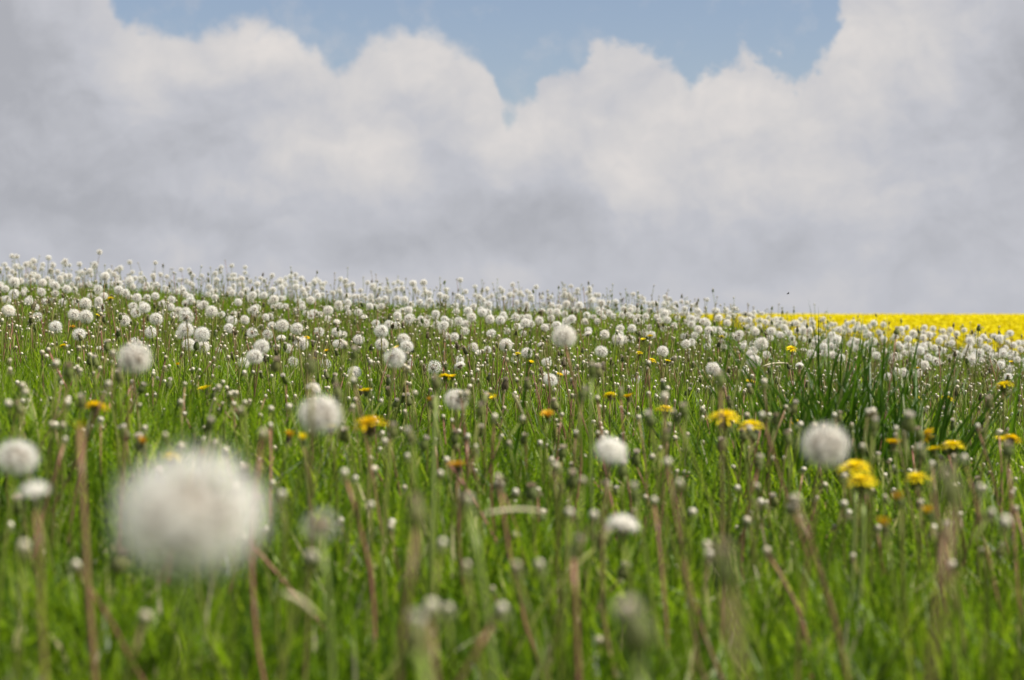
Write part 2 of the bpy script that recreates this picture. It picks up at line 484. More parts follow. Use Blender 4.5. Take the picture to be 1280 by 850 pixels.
def bract_ring(n, length, width, droop, r0=.0035, z0=-.003, seed=1, m=0):
    """ring of pointed green bracts; droop < 0 hangs down along the stem"""
    r = random.Random(seed)
    B = MB()
    for i in range(n):
        a = 2 * math.pi * (i + r.random() * .5) / n
        o = Vector((math.cos(a), math.sin(a), 0)); s = Vector((-math.sin(a), math.cos(a), 0))
        P, Q = [], []
        for k in range(5):
            t_ = k / 4
            out = r0 + length * (.55 * t_ if droop < 0 else .30 * t_) * r.uniform(.85, 1.15)
            z = z0 + length * t_ * (-(t_ ** 1.2) * .8 if droop < 0 else .95)
            w = width * (1 - t_ ** 1.6) * .5
            c = o * out + Vector((0, 0, z)) + s * r.gauss(0, .0006)
            P.append(c - s * w); Q.append(c + s * w)
        B.strip(P, Q, m)
    return B


def stem_proto(bow, seed, sides=7, r0=.0018, r1=.0014, n=9):
    """hollow stem of unit height, foot at the origin"""
    r = random.Random(seed)
    a = r.random() * 6.3
    B = MB()
    P = [(bow * math.sin(math.pi * k / (n - 1)) * math.cos(a) + (r.gauss(0, .0008) if 0 < k < n - 1 else 0), bow * math.sin(math.pi * k / (n - 1)) * math.sin(a), k / (n - 1)) for k in range(n)]
    B.tube(P, [r0 + (r1 - r0) * k / (n - 1) for k in range(n)], sides)
    return B


def bald_proto(seed):
    """the pale pitted button a blown clock leaves behind"""
    r = random.Random(seed); B = MB()
    s = r.uniform(.9, 1.15)
    B.lathe([(.0012 * s, -.004), (.0034 * s, -.0030), (.0043 * s, -.0008), (.0040 * s, .0014), (.0027 * s, .0031), (.0003, .0038)], 10, 0, .06, r)
    return B


def bud_protos(seed, fat=1.0):
    """a closed head: barrel of bracts and the dry tuft sticking out of its mouth"""
    r = random.Random(seed)
    C, U = MB(), MB()
    C.lathe([(.0020, -.002), (.0062 * fat, .000), (.0075 * fat, .004), (.0066 * fat, .010), (.0050 * fat, .0155), (.0040 * fat, .0185)], 12, 0, .12, r)
    for i in range(13):                                      # bracts laid over the barrel, a few turned back
        a = 2 * math.pi * i / 13; o = Vector((math.cos(a), math.sin(a), 0)); s = Vector((-math.sin(a), math.cos(a), 0))
        back = r.random() < .35
        P, Q = [], []
        for k in range(5):
            t_ = k / 4
            rad = (.0066 + .0018 * math.sin(math.pi * min(1, t_ * 1.3)) - .003 * t_) * fat + .0006
            z = .001 + .019 * t_
            if back:
                rad = .006 * fat + .0075 * t_; z = .001 - .010 * t_ * t_
            w = .0019 * (1 - t_ ** 2.2)
            c = o * rad + Vector((0, 0, z)); P.append(c - s * w); Q.append(c + s * w)
        C.strip(P, Q)
    for i in range(70):
        a = r.random() * 6.283; q = r.random() ** .5
        o = Vector((math.cos(a), math.sin(a), 0)); b0 = o * (.0036 * q * fat) + Vector((0, 0, .014)); e = o * (.0058 * q * fat) + Vector((0, 0, .0225 + .0035 * r.random() * (1.2 - q)))
        s = Vector((-o.y, o.x, 0)).lerp(Vector((r.gauss(0, 1), r.gauss(0, 1), 0)), .5).normalized() * .0007
        U.strip([b0 - s, e - s * 1.2], [b0 + s, e + s * 1.2])
    return C, U


def flower_protos(seed, openness=1.0, n=120):
    """yellow head: strap petals in a dome over a green calyx; openness 0 closed .. 1 flat"""
    r = random.Random(seed)
    F, C = MB(), MB()
    for i in range(n):
        q = (i + .5) / n                                     # 0 centre .. 1 rim
        a = i * 2.399963 + r.gauss(0, .1)
        o = Vector((math.cos(a), math.sin(a), 0)); s = Vector((-math.sin(a), math.cos(a), 0))
        el = R(84 - 76 * q ** .55 * openness - 6 * openness + r.gauss(0, 6))
        L = (.0050 + .0125 * q) * r.uniform(.88, 1.1)
        base = o * (.0042 * math.sqrt(q)) + Vector((0, 0, .010 - .002 * q))
        P, Q = [], []
        for k in range(5):
            t_ = k / 4
            e2 = el - R(16) * t_ * openness * q
            c = base + (o * math.cos(e2) + Vector((0, 0, math.sin(e2)))) * (L * t_)
            w = .00105 * (.55 + .6 * min(1, t_ * 2)) * (1 if k < 4 else .75)
            P.append(c - s * w); Q.append(c + s * w)
        F.strip(P, Q)
    C.lathe([(.0018, -.004), (.0048, -.002), (.0066, .003), (.0066, .008), (.0058, .0115), (.0005, .0100)], 12, 0, .08, r)
    for i in range(12):
        a = 2 * math.pi * i / 12; o = Vector((math.cos(a), math.sin(a), 0)); s = Vector((-math.sin(a), math.cos(a), 0))
        P, Q = [], []
        for k in range(4):
            t_ = k / 3; c = o * (.0062 + .006 * t_) + Vector((0, 0, -.001 - .0085 * t_ * t_)); w = .0014 * (1 - t_ ** 2); P.append(c - s * w); Q.append(c + s * w)
        C.strip(P, Q)
    return F, C


def half(side, amount):
    return lambda d, r: r.random() < (amount if d.dot(side) > .1 else 1.0)


CLOCK = {}
def reg(kind, *args, **kw):
    F, C = clock_protos(*args, **kw)
    CLOCK.setdefault(kind, []).append((F.mesh('seed_ball', M_FLUFF), C.mesh('seed_core', M_SEED), F.arr(), C.arr()))

reg('near', 110, 20, .00013, flat=.76, core=1.6, seed=1)
reg('near', 125, 20, .000125, flat=.92, core=1.25, seed=2)
reg('near', 125, 20, .000125, lo=-.86, flat=.86, core=1.25, seed=3)
for i_ in range(5):
    reg('f', 170 + 10 * i_, 14, .000125, flat=.84 + .035 * i_, lo=-.94 + .03 * i_, seed=10 + i_)
for i_ in range(3):
    reg('r', 150, 14, .00016, keep=half(Vector((math.cos(i_ * 2.3), -.5, math.sin(i_ * 2.3))).normalized(), .35), seed=20 + i_)
for i_ in range(3):
    reg('t', 70 + 8 * i_, 13, .00016, seed=30 + i_)
for i_ in range(3):
    reg('s', 120, 14, .00022, lo=-.45 + .12 * i_, flat=.95, squeeze=.72, seed=40 + i_)
reg('wisp', 34, 12, .00010, seed=46)
reg('tuft', 90, 14, .00034, lo=.05, squeeze=.62, seed=47)
for i_ in range(3):
    reg('far', 80, 9, .00036, flat=.9, seed=50 + i_)
STEM = [stem_proto(b, 60 + i, ) for i, b in enumerate((.0, .010, .018, .026, .034, .008))]
STEM_ME = [s.mesh('stem', M_STEM, True) for s in STEM]
STEM_RED = [stem_proto(b, 70 + i, r0=.0022, r1=.0017).mesh('stem', M_STEM_RED, True) for i, b in enumerate((.012, .03, .02))]
STEM_PALE = [stem_proto(b, 75 + i, r0=.0026, r1=.0021).mesh('stem', M_STEM_PALE, True) for i, b in enumerate((.012, .02))]
BRACT = [bract_ring(11, .013, .0034, -1, seed=80 + i) for i in range(3)]
BRACT_ME = [b.mesh('bracts', M_BRACT) for b in BRACT]
BALD = [bald_proto(90 + i) for i in range(4)]
BALD_ME = [b.mesh('receptacle', M_RECEPT, True) for b in BALD]
BUD = [bud_protos(100 + i, .9 + .1 * i) for i in range(4)]
BUD_ME = [(c.mesh('calyx', M_CALYX), u.mesh('tuft', M_TUFT)) for c, u in BUD]
FLOWER = {}
for k_, op, ss in (('open', 1.0, (110, 111, 112)), ('half', .62, (113, 114)), ('shut', .18, (115, 116))):
    for s_ in ss:
        f_, c_ = flower_protos(s_, op)
        FLOWER.setdefault(k_, []).append((f_.mesh('petals', M_PETAL), f_.mesh('petals', M_WILT), c_.mesh('calyx', M_BRACT), f_.arr(), c_.arr()))

# ------------------------------------------------------------------ the things, each with its place in the photograph for the label
PLANTS = []          # (object, category word, px, py, desc, own label or None)
LAND = [(235, 640, 'the huge blurred clock'), (168, 448, 'the brown stemmed clock'), (400, 520, 'the big soft airy clock'), (22, 572, 'the pale clock at frame edge'),
        (705, 421, 'the large lone midfield clock'), (493, 448, 'the ragged grey clock'), (570, 500, 'the crisp round low clock'), (1032, 557, 'the big soft creamy clock'),
        (762, 566, 'the clock nodding on pink stem'), (777, 662, 'the flat half open clock'), (463, 524, 'the flat yellow flower dome'), (903, 517, 'the large yellow flower pair'),
        (1190, 553, 'the widest ragged yellow flower'), (1256, 479, 'the yellow flower beside dark blade'), (658, 440, 'the lone dark grass blade'), (914, 425, 'the thin blade below crest'),
        (1060, 490, 'the dark grass tuft'), (125, 317, 'the tallest clock on crest'), (523, 353, 'the twin tall crest clocks'), (318, 446, 'the leaning trio of clocks'),
        (102, 396, 'the overlapping pair of clocks'), (240, 425, 'the cluster of four clocks'), (138, 372, 'the yellow flower near crest'), (943, 451, 'the large overlapping pair'),
        (1115, 466, 'the clocks behind grass tuft'), (1190, 612, 'the swollen green blurred bud'), (585, 650, 'the thick pale green stem'), (645, 642, 'the pale fallen straw'),
        (376, 757, 'the broken straw stub'), (1212, 720, 'the long curved red stem'), (110, 580, 'the headless red stem'), (800, 790, 'the fat pale blurred bud'),
        (905, 710, 'the dark olive blurred bud'), (1073, 588, 'the stacked yellow flower pair'), (120, 504, 'the blurred yellow flower'), (783, 493, 'the small yellow flower cluster'),
        (560, 470, 'the ragged yellow flower'), (989, 434, 'the small yellow flower uphill'), (1223, 411, 'the thin dark stalk')]
ORD = ['first', 'second', 'third', 'fourth', 'fifth', 'sixth', 'seventh', 'eighth', 'ninth', 'tenth', 'eleventh', 'twelfth']


def root_at(name, base, top):
    """Empty at the foot of a plant, its z axis along the stem"""
    o = bpy.data.objects.new(name, None); COL.objects.link(o)
    o.empty_display_size = .02
    d = Vector(top) - Vector(base)
    q = d.to_track_quat('Z', 'Y')
    o.rotation_mode = 'QUATERNION'; o.rotation_quaternion = q @ Matrix.Rotation(rnd.random() * 6.28, 3, 'Z').to_quaternion()
    o.location = base
    return o, d.length


def child(name, me, parent, loc=(0, 0, 0), sc=1.0, tilt=(0, 0), spin=None):
    o = link(name, me, parent)
    o.location = loc; o.scale = sc if hasattr(sc, '__len__') else (sc, sc, sc)
    o.rotation_euler = (tilt[0], tilt[1], rnd.random() * 6.28 if spin is None else spin)
    return o


def foot(top, lean=.03, off=None):
    ox, oy = off if off else (rnd.gauss(0, lean), rnd.gauss(0, lean))
    x, y = top[0] - ox, top[1] - oy
    return Vector((x, y, float(height(x, y)) - .008))


def settle(px, py, d0, want=.28, lo=.80, hi=1.25):
    """distance near d0 at which the stem down to the ground has a believable length"""
    best = None
    for k in np.linspace(lo, hi, 31):
        p = at(px, py, d0 * k)
        L = p.z - float(height(p.x, p.y))
        c = abs(L - want) / .08 + abs(math.log(k)) / .10 + (20 if L < .10 else 0)
        if best is None or c < best[0]:
            best = (c, d0 * k, p)
    return best[1], best[2]


def add_clock(p, D, kind, tilt=None, stem=None, off=None, stem_r=1.0, ball=None):
    root, L = root_at('dandelion_clock', foot(p, off=off), p)
    b, c, _, _ = CLOCK[kind][rnd.randrange(len(CLOCK[kind])) if ball is None else ball]
    s = D / .0388
    tl = tilt or (rnd.gauss(0, .22), rnd.gauss(0, .22))
    sr = stem_r * (.85 + .3 * rnd.random())
    child('stem', stem or STEM_ME[rnd.randrange(6)], root, (0, 0, 0), (sr, sr, L - .003))
    sp = rnd.random() * 6.28
    sb = child('seed_ball', b, root, (0, 0, L), s, tl, sp); child('seed_core', c, sb, spin=0)
    child('bracts', BRACT_ME[rnd.randrange(3)], root, (0, 0, L), min(1.2, s) * .9, tl)
    return root


def add_bald(p, s=1.0, stem=None, off=None, stem_r=1.0):
    root, L = root_at('bald_dandelion', foot(p, .05, off), p)
    sr = stem_r * (.75 + .35 * rnd.random()); tl = (rnd.gauss(0, .3), rnd.gauss(0, .3))
    child('stem', stem or STEM_ME[rnd.randrange(6)], root, (0, 0, 0), (sr, sr, L - .002))
    child('receptacle', BALD_ME[rnd.randrange(4)], root, (0, 0, L), s, tl)
    child('bracts', BRACT_ME[rnd.randrange(3)], root, (0, 0, L - .001), s * rnd.uniform(.7, 1.0), tl)
    return root


def add_bud(p, s=1.0, stem=None, off=None, stem_r=1.0, lean=.045):
    root, L = root_at('closed_dandelion', foot(p, lean, off), p)
    c, u = BUD_ME[rnd.randrange(4)]
    sr = stem_r * (.8 + .3 * rnd.random()); tl = (rnd.gauss(0, .15), rnd.gauss(0, .15)); z = L - .010 * s
    child('stem', stem or STEM_ME[rnd.randrange(6)], root, (0, 0, 0), (sr, sr, z))
    sp = rnd.random() * 6.28
    cal = child('calyx', c, root, (0, 0, z), s, tl, sp)
    child('tuft', u, cal, spin=0)
    return root


def add_flower(p, w, kind='open', wilt=False, tilt=None, stem=None, off=None):
    root, L = root_at('yellow_dandelion', foot(p, off=off), p)
    f, fw, c, _, _ = FLOWER[kind][rnd.randrange(len(FLOWER[kind]))]
    s = w / .037; tl = tilt or (rnd.gauss(0, .2), rnd.gauss(0, .2)); z = L - .012 * s
    child('stem', stem or STEM_ME[rnd.randrange(6)], root, (0, 0, 0), (1, 1, z))
    sp = rnd.random() * 6.28
    child('petals', fw if wilt else f, root, (0, 0, z), s, tl, sp); child('calyx', c, root, (0, 0, z), s, tl, sp)
    return root


G_CLOCK, G_BALD, G_BUD, G_FLOWER = 'white dandelion clocks across the meadow', 'bald dandelion stalks among the grass', 'closed dandelion heads among the grass', 'yellow dandelion flowers in the meadow'
# foreground and other single clocks: px, py, diameter m, distance, kind, ball, tilt, stem, lean, label
for px, py, D, d, kind, ball, tl, stem, off, sr, lab in (
    (236, 643, .0595, .83, 'near', 0, (.15, -.1), None, (-.02, .03), 1.0, 'huge blurred flattened white dandelion clock, the largest of all'),
    (168, 448, .0405, 2.50, 'near', 1, (.0, .05), STEM_RED[0], (.015, .02), .6, 'soft white dandelion clock on a brown stem above the grass, left side'),
    (400, 519, .0415, 2.00, 'near', 2, (.1, .1), None, (.01, .01), 1.0, 'big soft airy dandelion clock with small yellow flowers peeping out below it'),
    (21, 572, .0410, 1.98, 'near', 0, (.1, .1), None, (.02, .01), 1.0, 'blurred pale dandelion clock cut off by the left edge of the frame'),
    (705, 421, .0400, 3.40, 'f', 3, (.1, .0), None, (.02, .02), 1.0, 'large soft round dandelion clock standing alone above mid meadow on thin brown stem'),
    (493, 447, .0390, 3.65, 'r', 0, (-.4, .1), None, (.0, .02), 1.0, 'ragged grey dandelion clock losing seeds in front of two white ones'),
    (570, 500, .0400, 3.60, 'f', 2, (.05, .0), None, (.03, .0), 1.0, 'crisp round white dandelion clock low in the grass beside a bald pale stalk'),
    (1032, 557, .0410, 1.82, 'near', 1, (.1, -.1), STEM_RED[1], (.02, .02), .6, 'big soft creamy dandelion clock above a stacked pair of yellow flowers'),
    (762, 568, .0340, 2.15, 's', 1, (.25, -.75), STEM_RED[2], (-.028, .01), .95, 'half open white dandelion clock nodding sideways on a pink stem'),
    (777, 664, .0300, 1.90, 's', 2, (.1, .1), None, (.0, .02), 1.2, 'flat half open white dandelion clock on an upright brownish stem, lowest one centre'),
    (400, 657, .0300, 1.50, 'wisp', 0, (.3, .1), STEM_PALE[0], (.0, .01), .9, 'faint nearly blown dandelion clock in blurred green grass right of the largest clock'),
    (44, 624, .0230, 1.45, 'tuft', 0, (.1, .1), STEM_RED[0], (-.02, .01), .8, 'small creamy dandelion clock just opening on a brown stem, lower left'),
    (391, 488, .0270, 3.70, 's', 0, (.2, .3), None, (.0, .01), 1.0, 'half open dandelion clock peeping over the top of the big airy clock')):
    p = at(px, py, d)
    o = add_clock(p, D, kind, tl, stem, off, sr, ball)
    tag(o, lab, 'dandelion clock', G_CLOCK)

HEADS = """318.3,446,23.2f 232.9,396.5,22.3t 232.3,412,22.3f 326.9,433.4,22.3f 252.5,418,21.5f 542.4,459.1,20.6t 942.6,451.6,20.6f 476.4,413.9,20.3f 
891.6,461.4,20.3f 688.1,475,20.1f 10.3,389.9,19.8b 107.4,395.9,19.8f 951.7,430.2,19.8f 352.7,407.3,19.4f 376.7,429.5,19.4f 98.8,417.9,18.9f 
236.1,430.9,18.9f 477.2,430.2,18.9f 508.5,432.8,18.9f 443.2,465.8,18.9f 632.3,431.1,18.9f 195.1,398.9,18.4f 69.3,408.8,18l 253.8,433.8,18f 
370.7,410.8,18f 303.7,454.1,18f 751.7,439.4,18f 106.9,379.6,17.2f 155.2,401.1,17.2l 264.5,389.6,17.2f 504.2,423.9,17.2f 92.3,393.7,16.7f 
180.5,385.3,16.7f 188.5,415.7,16.7f 772.7,424.4,16.7f 17.7,353,16.3f 575.5,459.5,16.3s 828.5,439.4,15.8f 658.4,441.1,15.8f 17.2,367.6,15.5f 
170.2,390.8,15.5r 226.3,418,15.5f 315.4,415.7,15.5r 334.6,418,15.5t 406.8,454.9,15.5t 366.4,452.3,15.5t 448.4,424.2,15.5f 46.4,395.9,14.6r 
168.4,427.7,14.6t 286.1,410.6,14.6f 410.2,388.2,14.6f 426.9,430.2,14.6f 930.2,463.7,14.6f 131.5,345.8,13.8f 148.7,362.4,13.8f 141.8,444.9,13.8r 
290.4,400.8,13.8f 305.7,399.9,13.8f 351.8,424.8,13.8s 360.4,435.5,13.8f 420.5,415.4,13.8f 486.5,405.8,13.8f 511.1,453.4,13.8t 554.9,406.2,13.8f 
589.3,396.7,13.8f 603,390.7,13.8f 625.4,400.2,13.8f 591.5,434,13.8f 614.2,417.3,13.8r 656.6,403.6,13.8f 683.3,453.1,13.8f 706.8,468.6,13.8s 
937.5,443.4,13.8f 964.6,413.8,13.8f 1045.4,425.3,13.8f 920.8,486.9,13.8r 1129.6,465.9,13.8f 1260.2,472,13.8f 171.4,372.4,13.4f 342.7,374.5,13.4f 
695.7,406.7,13.4f 755.8,418.2,13.4f 857.5,430.2,13.4f 51.6,365,12.9f 83.4,361.2,12.9f 388.4,375.3,12.9f 421.4,430,12.9f 574.2,450.5,12.9f 
581.6,413.9,12.9r 585,389,12.9f 612.5,399.3,12.9f 714.7,399,12.9f 723.7,381.8,12.9f 644.6,449.2,12.9t 679,470.3,12.9f 886.1,413,12.9f 
1029.6,433.6,12.9f 1040.8,443.9,12.9f 1150.2,438.4,12.9f 1155.7,456.1,12.9f 1109.8,471.1,12.9f 1170.9,452.2,12.9r 789.8,410.5,12.4f 944,414.7,12.4f 
1040.2,433.1,12.4f 1251.1,456.1,12.4f 1147.7,466.5,12.4f 1141.6,417,12.4f 9.1,374.8,12f 53.3,353.5,12f 123.4,376.2,12f 129.8,370.2,12f 
213.1,383.9,12f 203.7,380.5,12f 124.1,438,12s 339.8,406.8,12f 316,369,12f 423.1,380.2,12f 510.6,387.6,12f 510.2,398.4,12t 544.6,392.4,12f 
428.6,418.2,12f 660.1,397.3,12f 674.3,400.7,12f 696.2,389.9,12f 775.2,410.5,12f 799.3,474.6,12t 872.7,412.1,12f 957.7,443.9,12f 1040.2,419,12f 
999.8,458.5,12s 1095.2,444.1,12f 1215.5,449.6,12f 1120.2,464.2,12f 1212.1,425.5,12f 1249.1,423,12f 496.5,394.5,11.7f 834,399.8,11.7f 6.9,361.2,11.2f 
44.2,383.9,11.2f 78.5,377.4,11.2f 69.3,366.7,11.2t 126.3,386.5,11.2f 194.2,370.2,11.2f 237.5,371.6,11.2f 297.7,377.9,11.2f 320.9,385,11.2f 
321.2,393,11.2f 332,396.5,11.2f 388.8,394.8,11.2r 469.8,403.9,11.2f 495.6,406.7,11.2f 555.8,399.3,11.2f 557.5,419.9,11.2f 568.7,420.8,11.2f 
609.6,437.1,11.2f 516.2,354.3,11.2f 680.7,409.3,11.2f 707.9,379.6,11.2f 735.2,413.6,11.2f 735.4,419.1,11.2s 831.1,392.1,11.2f 868.7,419.3,11.2f 
884.3,433.6,11.2f 898.4,397.5,11.2f 909.1,403.5,11.2f 929.7,433.1,11.2f 975.8,419,11.2f 995.5,404.4,11.2f 1174.3,426.4,11.2f 1153.7,422.1,11.2f 
1161.4,418.7,11.2f 1135.1,423.8,11.2f 1224.1,425.5,11.2f 369.8,358.7,10.7f 529.5,353.2,10.7f 731.1,402.4,10.7f 884.3,404.9,10.7f 1039.9,467.1,10.7t 
1150.2,486.6,10.7s 1253.4,439.3,10.7f 1271.4,449.6,10.7f 55.9,377,10.3f 120.8,364.7,10.3f 183.9,371.9,10.3f 217.4,393.7,10.3f 75.1,347.8,10.3f 
25.8,351.2,10.3f 272.7,438.6,10.3s 277,393,10.3f 268.4,371.6,10.3f 289.9,366.1,10.3f 338.9,395.6,10.3f 330.3,369.3,10.3f 409.7,398.2,10.3f 
420.5,403.7,10.3s 346.6,433.4,10.3f 434.6,377.8,10.3f 462.1,383,10.3f 449.2,391,10.3t 455.2,398.1,10.3s 545.5,407.9,10.3f 609.1,389.8,10.3f 
628.8,393.3,10.3f 634,413.9,10.3r 597.9,441.8,10.3s 513.7,381.2,10.3f 646.3,408.4,10.3f 733.5,394.3,10.3f 789.8,424.2,10.3f 792.4,477.2,10.3t 
883.8,420.4,10.3f 898.1,412.5,10.3f 862.3,397.5,10.3f 1016.2,433.2,10.3f 1004.1,415,10.3f 997.3,413.5,10.3f 1011.9,413,10.3f 936.2,400.1,10.3f 
956.9,402.7,10.3f 980.1,409.5,10.3f 1260.8,463.7,10.3r 1195.8,442.2,10.3f 1235.8,436.2,10.3f 1268.8,443.6,10.3f 1168.3,435,10.3f 1119.6,420.4,10.3f 
1122.7,430.7,10.3f 1086.6,418.7,10.3f 1072.5,427.3,10.3f 1092.1,404.1,10.3f 1267.1,431.6,10.3f 1275.7,436.7,10.3f 302,348.4,10f 1207.8,439.8,10f 
1160.5,430.7,10f 1262.8,416.4,10f 65.3,375.8,9.5f 165.9,358.6,9.5f 47.3,346.1,9.5f 112.6,339.2,9.5f 149.5,354.7,9.5f 250,383.1,9.5f 292.5,392.7,9.5f 
372.4,375.9,9.5f 351.8,359.5,9.5f 341.5,362.1,9.5f 378.4,363,9.5f 304.5,363.8,9.5f 321.7,355.2,9.5f 434.3,385,9.5f 580.7,404.5,9.5f 549.8,368.9,9.5f 
533.4,382.1,9.5f 746.9,401.6,9.5f 805.8,419.3,9.5f 801,402.4,9.5f 676.1,432.2,9.5s 797.6,396.1,9.5f 820.8,396.4,9.5f 654.1,417,9.5f 788.1,387.8,9.5f 
962.9,422.4,9.5f 1246.5,444.5,9.5f 1256.8,435,9.5f 1189.8,429,9.5f 1181.2,422.1,9.5f 1126.7,411.5,9.5f 1140.8,436.7,9.5f 1104.7,424.7,9.5f 
1229.3,421.2,9.5f 1242.2,420.4,9.5f 1273.1,429,9.5f 393,352.3,8.9f 496.5,372.7,8.9f 463.8,375.2,8.9f 811.7,409.3,8.9f 1179.8,438.4,8.9f 
1079.8,409.2,8.9f 1155.7,409.6,8.9f 30.6,362.4,8.6f 162.4,371.9,8.6f 61,322.4,8.6f 97.1,348.7,8.6f 59.3,350.4,8.6f 41.2,350.4,8.6f 19.8,333.2,8.6f 
86.8,345.2,8.6f 269.3,430.9,8.6f 376.4,348.4,8.6f 534.3,397.6,8.6b 563.5,406.2,8.6f 572.1,406.2,8.6f 572.1,370.6,8.6f 481,373.5,8.6f 569.5,382.1,8.6f 
630.9,397.3,8.6f 705.1,393.3,8.6f 760.1,390.4,8.6f 829.9,410.7,8.6f 663.5,371.5,8.6f 689.3,381.8,8.6f 886.1,427.1,8.6f 871.8,394.9,8.6f 
902.7,427.2,8.6f 905.3,433.6,8.6f 1004.7,439.1,8.6f 1014.5,427.2,8.6f 989.5,480,8.6s 1015.3,403.5,8.6f 971.5,407,8.6f 1162.6,460.8,8.6f 
1135.6,471.1,8.6f 1263.7,441,8.6f 1178.6,414.4,8.6f 1195.8,417,8.6f 1184.6,429.8,8.6f 1114.1,444.5,8.6s 32.7,330.6,8.2f 42.6,326.7,8.2f 
66.2,331.5,8.2f 738.6,376.1,8.2f 1104.3,405.8,8.2f 1166.2,410.9,8.2f 1188,412.7,8.2f 124.6,315.2,7.7f 81.6,326.3,7.7f 15.5,320.3,7.7f 
118.6,330.3,7.7f 150.4,334.9,7.7f 363.5,345.8,7.7f 525.4,399,7.7f 440.6,355.8,7.7f 465.5,358,7.7f 769.2,377.2,7.7f 819.6,380.1,7.7f 839.7,384,7.7f 
933.7,416.8,7.7f 995.5,439.1,7.7f 1003.3,433.6,7.7f 1029.1,399.2,7.7f 1129.6,441.9,7.7f 1121,442.7,7.7f 290.8,344.1,7.2f 340.3,344.6,7.2f 
1205.2,412.7,7.2f 636.2,368.9,6.9f 1133.6,409.6,6.9f 1066.4,402.3,6.9f 276.7,334.1,6.5f 628.5,363.2,6f 1043.7,405.2,6f """
FAR = []                                            # heads left for the massed part
k_ = 0
for it in HEADS.split():
    kd = it[-1] if it[-1].isalpha() else 'f'
    px, py, w = (float(q) for q in it.rstrip('frtslb').split(','))
    D0 = .0405 * rnd.uniform(.95, 1.05) * (.85 if kd == 's' else 1.0)
    d, p = settle(px, py, min(15.8, D0 * FPX / w))
    D = min(.047, max(.030, w * d / FPX))
    if k_ >= 286:
        FAR.append((p, D)); continue
    k_ += 1
    tl = {'l': (.1, -.6), 'b': (.9, .2)}.get(kd)
    o = add_clock(p, D, {'l': 'f', 'b': 's'}.get(kd, kd), tl)
    size = 'large' if w > 16 else 'medium' if w > 11.5 else 'small'
    state = {'f': 'round', 'r': 'ragged half-blown', 't': 'thin see-through', 's': 'half-open', 'l': 'leaning', 'b': 'half-open'}[kd]
    PLANTS.append((o, 'dandelion clock', px, py, f'{size} {state} dandelion clock', G_CLOCK))

